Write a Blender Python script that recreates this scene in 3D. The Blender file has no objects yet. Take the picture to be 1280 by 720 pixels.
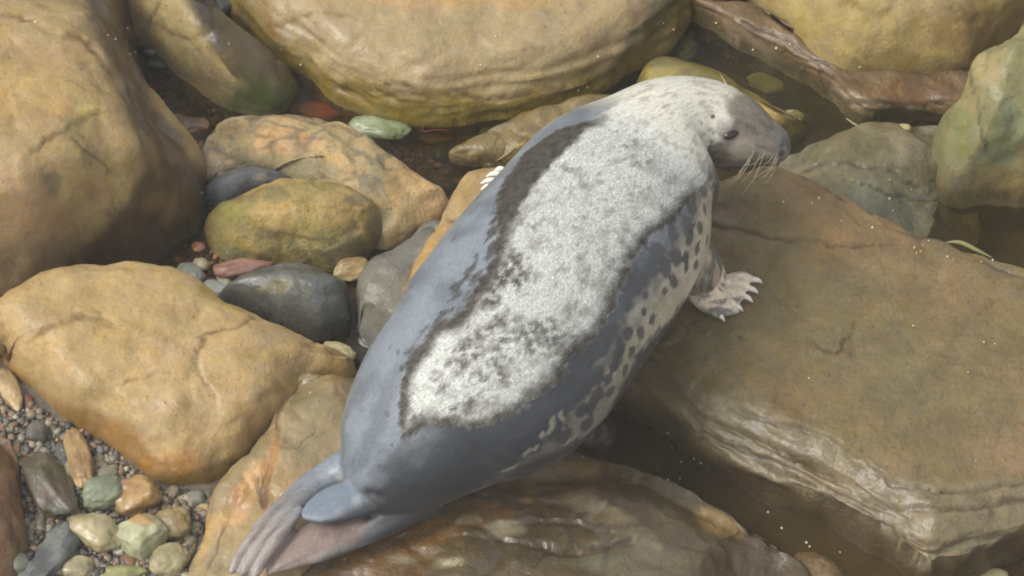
import bpy, bmesh, math, random
import numpy as np
from mathutils import Vector
from mathutils.bvhtree import BVHTree

# ------------------------------------------------------------------ camera, sky, sun, exposure
scene = bpy.context.scene
COL = scene.collection
PITCH = math.radians(52); DIST = 11.0; PPM = 556.0          # pixels (of 1280) per metre at the aim point
AIM = np.array([0.0, 0.0, 0.1])
FWD = np.array([0, math.cos(PITCH), -math.sin(PITCH)])
RGT = np.array([1.0, 0, 0]); UPV = np.cross(RGT, FWD)
EYE = AIM - FWD*DIST
cam_data = bpy.data.cameras.new('camera'); cam = bpy.data.objects.new('camera', cam_data)
COL.objects.link(cam)
cam.location = EYE; cam.rotation_euler = (math.pi/2 - PITCH, 0, 0)
cam_data.sensor_width = 36; cam_data.lens = 36*DIST/(1280/PPM)
cam_data.clip_end = 200
scene.camera = cam

SUN_EL, SUN_AZ = math.radians(50), math.radians(-104)         # azimuth from +Y towards +X
world = bpy.data.worlds.new('World'); scene.world = world; world.use_nodes = True
wn = world.node_tree.nodes; wl = world.node_tree.links
sky = wn.new('ShaderNodeTexSky'); sky.sky_type = 'NISHITA'; sky.sun_disc = False
sky.sun_elevation = SUN_EL; sky.sun_rotation = SUN_AZ
sky.dust_density = 3.0; sky.air_density = 1.2
hsv = wn.new('ShaderNodeHueSaturation'); hsv.inputs['Saturation'].default_value = 0.15
wl.new(sky.outputs[0], hsv.inputs['Color']); wl.new(hsv.outputs[0], wn['Background'].inputs[0])
wn['Background'].inputs[1].default_value = 0.15
sd = bpy.data.lights.new('sun', 'SUN'); sd.energy = 1.1; sd.angle = math.radians(24); sd.color = (1, .96, .88)
sun = bpy.data.objects.new('sun', sd); COL.objects.link(sun)
sdir = Vector((math.sin(SUN_AZ)*math.cos(SUN_EL), math.cos(SUN_AZ)*math.cos(SUN_EL), math.sin(SUN_EL)))
sun.rotation_euler = sdir.to_track_quat('Z', 'Y').to_euler()
scene.view_settings.view_transform = 'Standard'; scene.view_settings.look = 'None'
scene.view_settings.exposure = 0.58; scene.view_settings.gamma = 1
scene.render.engine = 'CYCLES'
scene.cycles.use_denoising = True
scene.cycles.max_bounces = 6; scene.cycles.transparent_max_bounces = 8
scene.cycles.filter_width = 1.9

# ------------------------------------------------------------------ helpers
rng = np.random.default_rng(7); random.seed(7)
def lin(r, g, b):
    c = np.array([r, g, b])/255.0
    return np.where(c <= .04045, c/12.92, ((c+.055)/1.055)**2.4)
def at(px, py, z=0.0):                                       # point of the scene at height z along a line of sight
    d = FWD + RGT*((px-640)/PPM/DIST) + UPV*((360-py)/PPM/DIST)
    return EYE + d*((z-EYE[2])/d[2])
def proj(P):
    v = P-EYE; dep = v@FWD
    return np.stack([640+(v@RGT)/dep*DIST*PPM, 360-(v@UPV)/dep*DIST*PPM], -1)

PERM = np.concatenate([rng.permutation(256)]*3).astype(np.int32)
GRAD = rng.normal(size=(256, 3)); GRAD /= np.linalg.norm(GRAD, axis=1)[:, None]
def perlin(P):
    I = np.floor(P).astype(np.int32); F = (P-I).astype(np.float32); I &= 255
    U = F*F*F*(F*(F*6-15)+10); GR = GRAD.astype(np.float32)
    def g(dx, dy, dz):
        h = PERM[PERM[PERM[I[:, 0]+dx]+I[:, 1]+dy]+I[:, 2]+dz]
        g_ = GR[h]; return (F[:, 0]-dx)*g_[:, 0]+(F[:, 1]-dy)*g_[:, 1]+(F[:, 2]-dz)*g_[:, 2]
    x0 = g(0,0,0)*(1-U[:,0])+g(1,0,0)*U[:,0]; x1 = g(0,1,0)*(1-U[:,0])+g(1,1,0)*U[:,0]
    x2 = g(0,0,1)*(1-U[:,0])+g(1,0,1)*U[:,0]; x3 = g(0,1,1)*(1-U[:,0])+g(1,1,1)*U[:,0]
    y0 = x0*(1-U[:,1])+x1*U[:,1]; y1 = x2*(1-U[:,1])+x3*U[:,1]
    return (y0*(1-U[:,2])+y1*U[:,2])*1.6
def fbm(P, s, o=4, seed=0, st=(1,1,1), ridge=False):
    Q = P*np.array(st)*s + seed*17.31; r = 0; a = 1; t = 0
    for k in range(o):
        n = perlin(Q)
        r = r + a*((1-2*np.abs(n)) if ridge else n); t += a; a *= .5; Q = Q*2.03+5.7
    return r/t*(1.0 if ridge else 1.5)
def sst(x, a, b): t = np.clip((x-a)/(b-a), 0, 1); return t*t*(3-2*t)
def mix(a, b, t): return a*(1-t[:, None])+np.asarray(b)*t[:, None]
def catmull(Q, n, closed=True):
    Q = np.asarray(Q, float); m = len(Q); out = []
    segs = m if closed else m-1
    for i in range(segs):
        p = [Q[(i+k) % m] if closed else Q[min(max(i+k, 0), m-1)] for k in (-1, 0, 1, 2)]
        t = np.linspace(0, 1, 24, endpoint=False)[:, None]
        out.append(.5*((2*p[1])+(-p[0]+p[2])*t+(2*p[0]-5*p[1]+4*p[2]-p[3])*t**2+(-p[0]+3*p[1]-3*p[2]+p[3])*t**3))
    out = np.concatenate(out+[Q[:1] if closed else Q[-1:]])
    L = np.concatenate([[0], np.cumsum(np.linalg.norm(np.diff(out[:, :3], axis=0), axis=1))])
    tt = np.linspace(0, L[-1], n, endpoint=not closed)
    return np.stack([np.interp(tt, L, out[:, k]) for k in range(out.shape[1])], -1)
def segdist(P, A, B):                                        # P (V,2) to segments -> (V,)
    best = np.full(len(P), 1e9)
    for a, b in zip(A, B):
        ab = b-a; t = np.clip(((P-a)@ab)/max(ab@ab, 1e-12), 0, 1)
        d = P-a-t[:, None]*ab; best = np.minimum(best, (d*d).sum(1))
    return np.sqrt(best)
def segside(P, A, B):                                        # distance and the side of the nearest segment
    best = np.full(len(P), 1e9); sg = np.ones(len(P))
    for a, b in zip(A, B):
        ab = b-a; t = np.clip(((P-a)@ab)/max(ab@ab, 1e-12), 0, 1); d = P-a-t[:, None]*ab; q = (d*d).sum(1); m = q < best
        best[m] = q[m]; sg[m] = np.sign(ab[0]*(P[m, 1]-a[1])-ab[1]*(P[m, 0]-a[0]))
    return np.sqrt(best), sg
def inside(P, poly):
    r = np.zeros(len(P), bool); m = len(poly)
    for i in range(m):
        a, b = poly[i], poly[(i+1) % m]
        if a[1] == b[1]: continue
        c = ((a[1] > P[:, 1]) != (b[1] > P[:, 1])) & (P[:, 0] < (b[0]-a[0])*(P[:, 1]-a[1])/(b[1]-a[1])+a[0])
        r ^= c
    return r
def vnormals(V, F):
    T = F[:, :3]; n = np.cross(V[T[:, 1]]-V[T[:, 0]], V[T[:, 2]]-V[T[:, 0]])
    N = np.zeros_like(V)
    for k in range(F.shape[1]): np.add.at(N, F[:, k], n)
    return N/np.maximum(np.linalg.norm(N, axis=1), 1e-12)[:, None]
def make_mesh(name, V, F, mat, parent=None, col=None, wet=None, loc=None, smooth=True, kind=None):
    me = bpy.data.meshes.new(name)
    V = np.asarray(V, np.float64); F = np.asarray(F, np.int32)
    o = bpy.data.objects.new(name, me)
    if loc is not None: V = V-np.asarray(loc); o.location = loc
    me.vertices.add(len(V)); me.vertices.foreach_set('co', V.astype(np.float32).ravel())
    k = F.shape[1]
    me.loops.add(F.size); me.loops.foreach_set('vertex_index', F.ravel())
    me.polygons.add(len(F)); me.polygons.foreach_set('loop_start', np.arange(0, F.size, k, dtype=np.int32))
    me.polygons.foreach_set('use_smooth', np.full(len(F), smooth))
    me.update(calc_edges=True)
    if col is not None:
        a = me.attributes.new('Col', 'FLOAT_COLOR', 'POINT')
        a.data.foreach_set('color', np.concatenate([np.clip(col, 0, 1), np.ones((len(V), 1))], 1).astype(np.float32).ravel())
    if wet is not None:
        a = me.attributes.new('Wet', 'FLOAT', 'POINT')
        a.data.foreach_set('value', np.clip(wet, 0, 1).astype(np.float32))
    me.materials.append(mat); COL.objects.link(o)
    if parent: o.parent = parent
    if kind: o['kind'] = kind
    return o
def tag(o, label=None, cat=None, group=None, kind=None):
    if label: o['label'] = label
    if cat: o['category'] = cat
    if group: o['group'] = group
    if kind: o['kind'] = kind
    return o
def adopt(child, parent):                                    # parent without moving the child
    child.location = Vector(child.location)-Vector(parent.location); child.parent = parent

# ------------------------------------------------------------------ materials
def new_mat(name):
    m = bpy.data.materials.new(name); m.use_nodes = True
    return m, m.node_tree.nodes, m.node_tree.links, m.node_tree.nodes['Principled BSDF']
def node(ns, typ, **kw):
    n = ns.new(typ)
    for k, v in kw.items():
        if k in n.inputs: n.inputs[k].default_value = v
        else: setattr(n, k, v)
    return n
def rock_mat(name, bump=1.0, var=.35, dry=.75, wetr=.3, vein=.35):
    m, ns, ls, b = new_mat(name)
    geo = ns.new('ShaderNodeNewGeometry'); pos = geo.outputs['Position']
    ac = node(ns, 'ShaderNodeAttribute', attribute_name='Col'); aw = node(ns, 'ShaderNodeAttribute', attribute_name='Wet')
    def noise(s, d=6, r=.6, dist=0):
        n = node(ns, 'ShaderNodeTexNoise'); n.inputs['Scale'].default_value = s; n.inputs['Detail'].default_value = d
        n.inputs['Roughness'].default_value = r; n.inputs['Distortion'].default_value = dist
        ls.new(pos, n.inputs['Vector']); return n.outputs['Fac']
    def mr(src, a, b_, c=0.3, d=0.7):
        n = ns.new('ShaderNodeMapRange'); n.inputs[1].default_value = c; n.inputs[2].default_value = d
        n.inputs[3].default_value = a; n.inputs[4].default_value = b_; ls.new(src, n.inputs[0]); return n.outputs[0]
    def mth(op, a, b_):
        n = ns.new('ShaderNodeMath'); n.operation = op
        for i, x in enumerate((a, b_)):
            if isinstance(x, (int, float)): n.inputs[i].default_value = x
            else: ls.new(x, n.inputs[i])
        return n.outputs[0]
    n1 = noise(14, 8, .7, .3); n2 = noise(90, 6, .6); n3 = noise(380, 3, .5)
    v = mth('MULTIPLY', mr(n1, 1-var, 1+var), mr(n2, 1-var*.35, 1+var*.35))
    v = mth('MULTIPLY', v, mr(n3, 1-var*.4, 1+var*.4)); v = mth('MULTIPLY', v, mr(n2, .62, 1, .27, .36))
    # flaked surface: a stepped height field for the bump
    fn = noise(13, 7, .58, .2); st = ns.new('ShaderNodeMapRange'); st.interpolation_type = 'STEPPED'; st.inputs['Steps'].default_value = 9
    st.inputs[1].default_value = .2; st.inputs[2].default_value = .8; ls.new(fn, st.inputs[0]); line = st.outputs[0]
    hs = ns.new('ShaderNodeHueSaturation'); ls.new(ac.outputs['Color'], hs.inputs['Color']); ls.new(v, hs.inputs['Value'])
    ls.new(mr(noise(11, 5), .493, .507), hs.inputs['Hue']); ls.new(mr(noise(24, 5), .82, 1.0), hs.inputs['Saturation'])
    ls.new(hs.outputs[0], b.inputs['Base Color'])
    r = ns.new('ShaderNodeMapRange'); ls.new(aw.outputs['Fac'], r.inputs[0]); r.inputs[3].default_value = dry; r.inputs[4].default_value = wetr
    ls.new(mth('MULTIPLY', r.outputs[0], mr(n2, .8, 1.25)), b.inputs['Roughness']); b.inputs['Specular IOR Level'].default_value = .3
    ls.new(mth('MULTIPLY', mth('MULTIPLY', aw.outputs['Fac'], mr(noise(9, 3), .35, 1, .4, .6)), 1.0), b.inputs['Coat Weight']); b.inputs['Coat Roughness'].default_value = .13; b.inputs['Coat IOR'].default_value = 1.75
    h = mth('ADD', noise(30, 6, .62, .6), mth('MULTIPLY', line, .9*vein))
    hf = mth('ADD', noise(95, 6, .68, .3), mth('MULTIPLY', n3, .22)); hf = mth('ADD', hf, mr(n2, -.35, 0, .27, .37))
    bp = ns.new('ShaderNodeBump'); bp.inputs['Strength'].default_value = min(1, .6*bump); bp.inputs['Distance'].default_value = .008; ls.new(h, bp.inputs['Height'])
    bf = ns.new('ShaderNodeBump'); bf.inputs['Strength'].default_value = min(1, .75*bump); bf.inputs['Distance'].default_value = .0055; ls.new(hf, bf.inputs['Height'])
    ls.new(bp.outputs[0], bf.inputs['Normal']); ls.new(bf.outputs[0], b.inputs['Normal'])
    bp2 = ns.new('ShaderNodeBump'); bp2.inputs['Strength'].default_value = min(1, .26*bump); bp2.inputs['Distance'].default_value = .005
    ls.new(hf, bp2.inputs['Height']); ls.new(bp2.outputs[0], b.inputs['Coat Normal'])
    return m
M_SAND = rock_mat('sandstone', .9, .21)
M_ROUGH = rock_mat('rough_sandstone', 1.4, .28, vein=1.8)
M_SLATE = rock_mat('slate', 1.1, .30, .6, .28)
M_WET = rock_mat('wet_stone', 1.1, .32, .6, .24)
M_PEB = rock_mat('pebble_stone', .5, .30, .66, .3, vein=0.0)

# ------------------------------------------------------------------ boulders
ROCKS = {}
def boulder(name, label, outline, top, base_cols, edge=.08, n=2.4, base=-.12, amp=1.0, mat=None, blobs=(), algae=None,
            cracks=(), strata=0, wet=.1, wetz=.06, seed=0, cat='boulder', group=None, lump=1.0, dens=1.0, shells=(), nshell=0, flutter=1.0, cuts=5, areas=(), veins=None, wall=None):
    O = np.array([list(at(x, y, z)) for x, y, z in outline])
    a2 = ((O[:, 0]*np.roll(O[:, 1], -1)-np.roll(O[:, 0], -1)*O[:, 1]).sum())
    if a2 < 0: O = O[::-1]
    per = np.linalg.norm(np.diff(np.vstack([O, O[:1]])[:, :2], axis=0), axis=1).sum()
    N = int(np.clip(per/.0056*dens, 90, 600)); R = int(np.clip(per/math.pi/2/.0056*dens, 22, 105))
    rim = catmull(O, N)
    # gentle irregularity of the outline
    q = np.c_[rim[:, :2], np.full(N, seed*3.1)]
    cen = rim[:, :2].mean(0)
    dirv = rim[:, :2]-cen; dl = np.linalg.norm(dirv, axis=1)[:, None]
    rim[:, :2] += dirv/dl*(fbm(q, 9, 4, seed)*.008*flutter)[:, None]
    u = np.linspace(0, 1, R+1)[1:]; rr = 1-(1-u)**1.35
    ring = []
    XY = cen+rr[:, None, None]*(rim[None, :, :2]-cen)          # R,N,2
    ZR = np.broadcast_to(rim[:, 2], (R, N))
    pts = np.concatenate([[cen], XY.reshape(-1, 2)])
    zr = np.concatenate([[rim[:, 2].mean()], ZR.reshape(-1)])
    w = np.concatenate([[0.0], np.repeat(rr, N)]); zr = zr*w**2+rim[:, 2].mean()*(1-w**2)
    T = np.array([list(at(x, y, z)) for x, y, z in top])
    if len(T) == 1: H = np.full(len(pts), T[0, 2])
    else:                                                    # linear radial interpolation of the crest heights
        K = np.linalg.norm(T[:, None, :2]-T[None, :, :2], axis=2); m = len(T)
        A = np.block([[K-np.eye(m)*.01, np.ones((m, 1))], [np.ones((1, m)), np.zeros((1, 1))]])
        c = np.linalg.solve(A, np.r_[T[:, 2], 0])
        H = np.linalg.norm(pts[:, None]-T[None, :, :2], axis=2)@c[:m]+c[m]
        H = np.clip(H, T[:, 2].min()-.02, T[:, 2].max()+.02)
    S = rim[::max(1, N//130), :2]
    d = segdist(pts, S, np.roll(S, -1, 0)); d[1+(R-1)*N:] = 0
    ew = edge*(1+.35*fbm(np.c_[pts, np.full(len(pts), seed)], 5, 2, seed+3))
    f = (1-(1-np.clip(d/ew, 0, 1))**n)**(1/n)
    z = zr+(H-zr)*f
    cr_ = np.random.default_rng(seed*11+5); ctr = cen
    for k in range(cuts):                                     # broken faces: sloping planes that shear off the shoulders
        az = 2*math.pi*(k+cr_.uniform(.1, .9))/cuts; dv = np.array([math.cos(az), math.sin(az)]); pr = (pts-ctr)@dv
        q = cr_.uniform(.45, .75)*pr.max(); m_ = cr_.uniform(.35, 1.1); zp = H+.004-m_*(pr-q+.03*fbm(np.c_[pts, pts[:, 0]*0], 4, 2, seed+k+80))
        dlt = np.maximum(z-np.maximum(zp, zr), 0); z = z-dlt*dlt/(dlt+.004)
    V = np.c_[pts, z]
    # skirt below the rim
    sk = []
    for k, t in enumerate((.12, .3, .55, .8, 1.0)):
        s = 1+.012*math.sin(t*3)-.06*t*t
        sk.append(np.c_[cen+(rim[:, :2]-cen)*s, rim[:, 2]+(base-rim[:, 2])*t])
    V = np.concatenate([V]+sk); RR = R+5
    idx = 1+np.arange(RR*N).reshape(RR, N); nx = np.roll(idx, -1, 1)
    quads = np.stack([idx[:-1], idx[1:], nx[1:], nx[:-1]], -1).reshape(-1, 4)
    tri = np.stack([np.zeros(N, int), idx[0], nx[0], nx[0]], -1)
    F0 = np.concatenate([quads, np.stack([np.zeros(N, int), idx[0], nx[0], nx[0]], -1)])
    Nn = vnormals(V, F0)
    flat = np.abs(Nn[:, 2])
    dsp = amp*(.016*lump*fbm(V, 4.5, 2, seed+1)+.0045*fbm(V, 11, 2, seed+2)+.0016*fbm(V, 34, 2, seed+4))
    rd = fbm(V, 5, 2, seed+9, (1, 1, 1.6), ridge=True)
    dsp += -amp*.006*sst(rd, .6, .95)                        # worn seams
    tz = V[:, 2]+.02*fbm(V, 3, 2, seed+6)
    if strata: dsp += strata*.011*fbm(np.c_[V[:, :2]*.35, tz[:]*4.6], 14, 3, seed+8)*sst(1-flat, .15, .6)
    # chipped flakes on the flat tops: small terraces
    fl = fbm(V, 4, 3, seed+11); fq = fl*3; dsp += amp*.005*(np.floor(fq)+sst(fq-np.floor(fq), 0, .25)-fq*.7)/3
    V = V+Nn*dsp[:, None]
    pp = proj(V)
    warp = np.stack([fbm(V, 10, 3, seed+41), fbm(V, 10, 3, seed+42)], -1)
    jag = np.stack([fbm(V, 34, 2, seed+44), fbm(V, 34, 2, seed+45)], -1)*3.5 if cracks else 0
    for cr in cracks:
        L = catmull(np.array(cr[0], float), max(8, len(cr[0])*6), False)
        cd, sg = segside(pp+warp*5+jag, L[:-1], L[1:]); V[:, 2] -= sg*sst(cd, 0, 3)*np.exp(-cd/22)*cr[2]*.55*np.clip(.7+.8*warp[:, 1], 0, 1); V[:, 2] -= np.exp(-(cd/max(2.3, cr[1]*.75))**2)*cr[2]*.9*np.clip(.7+.8*warp[:, 0], .15, 1)
    Nn = vnormals(V, F0)
    # ---- colour of the stone; some areas and blobs paint in shade and sheen
    c0, c1, c2 = [lin(*c) for c in base_cols]
    n1 = fbm(V, 5, 3, seed+31); n2 = fbm(V, 14, 3, seed+32); n3 = fbm(V, 2.6, 2, seed+33)
    col = np.broadcast_to(c0, V.shape).copy()
    col = mix(col, c1, .8*sst(n1+.3*n2, -.1, .6)); col = mix(col, c2, .7*sst(n3+.4*n2, .05, .7))
    wv = np.full(len(V), float(wet))
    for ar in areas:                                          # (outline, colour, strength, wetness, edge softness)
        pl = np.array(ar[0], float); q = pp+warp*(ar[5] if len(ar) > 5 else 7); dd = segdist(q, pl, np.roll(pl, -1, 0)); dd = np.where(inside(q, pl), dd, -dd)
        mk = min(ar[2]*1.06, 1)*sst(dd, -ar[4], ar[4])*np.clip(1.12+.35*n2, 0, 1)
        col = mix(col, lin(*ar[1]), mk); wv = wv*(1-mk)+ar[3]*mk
    for bl in blobs:
        bx, by, rx, ry, cc, st = bl[:6]; wt = bl[6] if len(bl) > 6 else None; ang = math.radians(bl[7]) if len(bl) > 7 else 0
        q = pp+warp*.75*min(rx, ry)-np.array([bx, by])
        qx = q[:, 0]*math.cos(ang)+q[:, 1]*math.sin(ang); qy = -q[:, 0]*math.sin(ang)+q[:, 1]*math.cos(ang)
        mk = st*(1-sst(np.sqrt((qx/rx)**2+(qy/ry)**2), .55, 1.1))
        col = mix(col, lin(*cc), mk)
        if wt is not None: wv = wv*(1-mk)+wt*mk
    if algae:
        z0, cc, st = algae
        mk = st*(1-sst(V[:, 2]+.045*warp[:, 0]+.02*n2, z0*.35, z0))
        col = mix(col, lin(*cc)*1.0, mk); wv = np.maximum(wv, mk*.8)
    if veins:
        vc, vs, vst = veins; vr = fbm(V+.03*np.c_[warp, warp[:, :1]], vs, 2, seed+90, ridge=True); col = mix(col, lin(*vc), vst*sst(vr, .45, .75)*sst(n1, -.45, .1))
    if wall: col[1+R*N:] = mix(col[1+R*N:], lin(*wall), np.full(len(V)-1-R*N, .9)); wv[1+R*N:] = .5
    wv = np.maximum(wv, 1-sst(V[:, 2]+.03*warp[:, 1], wetz*.5, wetz*1.4))
    for cr in cracks:
        if len(cr) > 3:
            L = catmull(np.array(cr[0], float), max(8, len(cr[0])*6), False)
            cd = segdist(pp+warp*5+jag, L[:-1], L[1:]); col = mix(col, lin(*cr[3])*.75, .9*np.exp(-(cd/max(1.9, cr[1]*.55))**2)*np.clip(.8+1.2*warp[:, 0], .15, 1))
    col = col*np.array([.87, .85, .65] if mat is not M_SLATE else [.90, .90, .86])                      # the whole shore has an olive cast
    me_cen = np.array([cen[0], cen[1], 0.0])
    # one quad array with the fan as triangles needs a mixed mesh: fan triangles become a second list
    o = mixed(name, V, quads, tri[:, :3], mat or M_SAND, col, wv, me_cen)
    tag(o, label, cat, group)
    ROCKS[len(ROCKS)] = (o, V, pp, Nn)
    sh = []
    vis = np.where((Nn@(-FWD) > .25) & (V[:, 2] > .005))[0]
    for sx, sy in shells:
        k = vis[np.argmin(((pp[vis]-np.array([sx, sy]))**2).sum(1))]; sh.append(k)
    if nshell and len(vis):
        w8 = np.clip(fbm(V[vis], 6, 2, seed+70)+.1, .001, 1); sh += list(rng.choice(vis, nshell, p=w8/w8.sum()))
    if sh: shell_scatter(o, V[sh], Nn[sh])
    return o
def mixed(name, V, quads, tris, mat, col, wet, loc):
    me = bpy.data.meshes.new(name); o = bpy.data.objects.new(name, me); o.location = loc
    V = V-loc; me.vertices.add(len(V)); me.vertices.foreach_set('co', V.astype(np.float32).ravel())
    li = np.concatenate([quads.ravel(), tris.ravel()]).astype(np.int32)
    ls = np.concatenate([np.arange(len(quads))*4, len(quads)*4+np.arange(len(tris))*3]).astype(np.int32)
    me.loops.add(len(li)); me.loops.foreach_set('vertex_index', li)
    me.polygons.add(len(ls)); me.polygons.foreach_set('loop_start', ls); me.polygons.foreach_set('use_smooth', np.ones(len(ls), bool))
    me.update(calc_edges=True)
    a = me.attributes.new('Col', 'FLOAT_COLOR', 'POINT')
    a.data.foreach_set('color', np.concatenate([np.clip(col, 0, 1), np.ones((len(V), 1))], 1).astype(np.float32).ravel())
    a = me.attributes.new('Wet', 'FLOAT', 'POINT'); a.data.foreach_set('value', np.clip(wet, 0, 1).astype(np.float32))
    me.materials.append(mat); COL.objects.link(o); return o

def ico(sub):
    bm = bmesh.new(); bmesh.ops.create_icosphere(bm, subdivisions=sub, radius=1)
    V = np.array([v.co[:] for v in bm.verts]); F = np.array([[v.index for v in f.verts] for f in bm.faces]); bm.free(); return V, F
ICO = {k: ico(k) for k in (1, 2, 3, 5)}
def shell_scatter(parent, P, Nn):
    v, f = ICO[1]; VV = []; FF = []; CC = []
    for i, (p, nn) in enumerate(zip(P, Nn)):
        r = rng.uniform(.0016, .0034)
        q = v*np.array([r, r*rng.uniform(.8, 1.2), r*.9]); q[:, 2] += np.abs(q[:, 2])*.2
        VV.append(q+p+nn*r*.4); FF.append(f+i*len(v)); CC.append(np.tile(lin(*([218, 208, 178] if rng.random() < .75 else [190, 160, 110])), (len(v), 1)))
    V = np.concatenate(VV)
    o = make_mesh('periwinkles', V, np.concatenate(FF), M_PEB, None, np.concatenate(CC), np.full(len(V), .3), loc=parent.location[:], kind='stuff')
    adopt(o, parent)

# ------------------------------------------------------------------ setting: pool bed and water
BEDP = np.array([[*at(x, y, 0)[:2], z] for x, y, z in (
    (20, 500, .055), (60, 600, .045), (120, 600, .04), (60, 700, .035), (200, 650, .03), (220, 700, .025), (-150, 600, .06), (100, 820, .02), (270, 620, .012),
    (240, 345, -.004), (280, 350, .0), (210, 330, -.03), (430, 440, -.03), (440, 330, -.005), (255, 250, -.02),
    (240, 160, -.03), (400, 130, -.08), (500, 180, -.06), (560, 190, -.05), (190, 90, -.05), (270, 10, -.04), (780, 130, -.10), (860, 60, -.10), (1020, 140, -.12),
    (820, 560, -.22), (1000, 660, -.22), (1250, 710, -.12), (1240, 290, -.10), (620, 360, -.10), (640, -200, -.2), (1500, 300, -.2), (640, 1000, -.2), (-300, 100, -.05))])
def bed_h(X):
    d = np.linalg.norm(X[:, None]-BEDP[None, :, :2], axis=2)+.02
    w = d**-3.2; return (w@BEDP[:, 2])/w.sum(1)
def grid_axis(lo, hi, step, far): 
    c = np.arange(lo, hi+step, step); e = np.array([.1, .3, .8, 2, 5, far]); return np.concatenate([lo-e[::-1], c, hi+e])
gx = grid_axis(-1.5, 1.5, .014, 25); gy = grid_axis(-1.3, 1.5, .014, 25)
GX, GY = np.meshgrid(gx, gy); G2 = np.c_[GX.ravel(), GY.ravel()]
gi = np.arange(len(G2)).reshape(GX.shape)
GF = np.stack([gi[:-1, :-1], gi[:-1, 1:], gi[1:, 1:], gi[1:, :-1]], -1).reshape(-1, 4)
bz = bed_h(G2); BV = np.c_[G2, bz+.006*fbm(np.c_[G2, bz], 20, 3, 5)]
bc = mix(np.broadcast_to(lin(138, 114, 76), BV.shape), lin(112, 82, 44), sst(fbm(BV, 8, 4, 3), -.3, .3))
bc = mix(bc, lin(108, 100, 88), sst(bz, -.005, .02))
bed = make_mesh('pool_bed', BV, GF, M_ROUGH, None, bc, np.full(len(BV), .6)); bed['kind'] = 'structure'

def water_mat():
    m, ns, ls, b = new_mat('pool_water')
    out = ns['Material Output']
    geo = ns.new('ShaderNodeNewGeometry')
    nz = node(ns, 'ShaderNodeTexNoise', Scale=9.0, Detail=4.0); ls.new(geo.outputs['Position'], nz.inputs['Vector'])
    bp = ns.new('ShaderNodeBump'); bp.inputs['Strength'].default_value = .12; bp.inputs['Distance'].default_value = .01
    ls.new(nz.outputs['Fac'], bp.inputs['Height'])
    tr = node(ns, 'ShaderNodeBsdfTransparent'); tr.inputs[0].default_value = (.55, .49, .24, 1)
    df = node(ns, 'ShaderNodeBsdfDiffuse')
    ac = node(ns, 'ShaderNodeAttribute', attribute_name='Col'); aw = node(ns, 'ShaderNodeAttribute', attribute_name='Wet')
    ls.new(ac.outputs['Color'], df.inputs[0])
    mx = ns.new('ShaderNodeMixShader'); ls.new(aw.outputs['Fac'], mx.inputs[0]); ls.new(tr.outputs[0], mx.inputs[1]); ls.new(df.outputs[0], mx.inputs[2])
    gl = node(ns, 'ShaderNodeBsdfGlossy', Roughness=.12); ls.new(bp.outputs[0], gl.inputs['Normal'])
    fr = node(ns, 'ShaderNodeFresnel', IOR=1.33); ls.new(bp.outputs[0], fr.inputs['Normal'])
    m2 = ns.new('ShaderNodeMixShader'); ls.new(fr.outputs[0], m2.inputs[0]); ls.new(mx.outputs[0], m2.inputs[1]); ls.new(gl.outputs[0], m2.inputs[2])
    ls.new(m2.outputs[0], out.inputs['Surface']); ns.remove(b)
    return m
WV = np.c_[G2, .0012*fbm(np.c_[G2, G2[:, 0]], 6, 2, 9)]
silt = .07+.03*fbm(WV, 6, 3, 2)
for sx, sy, r, s in ((900, 610, .40, .55), (1080, 690, .30, .55), (800, 560, .3, .5), (1260, 700, .3, .5), (1030, 140, .30, .35), (1250, 290, .2, .25)):
    c = at(sx, sy, 0)[:2]; dd = np.linalg.norm(G2-c, axis=1)/r
    silt = np.maximum(silt, s*(1-sst(dd+.15*fbm(WV, 5, 3, 4), .5, 1.15)))
wc = mix(np.broadcast_to(lin(70, 62, 26), WV.shape), lin(84, 68, 34), sst(-WV[:, 1], .15, .45))
wc = mix(wc, lin(100, 62, 24), .6*(1-sst(np.linalg.norm(G2-at(430, 140, 0)[:2], axis=1), .1, .3)))
water = make_mesh('pool_water', WV, GF, water_mat(), None, wc, silt); water['kind'] = 'structure'

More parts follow.
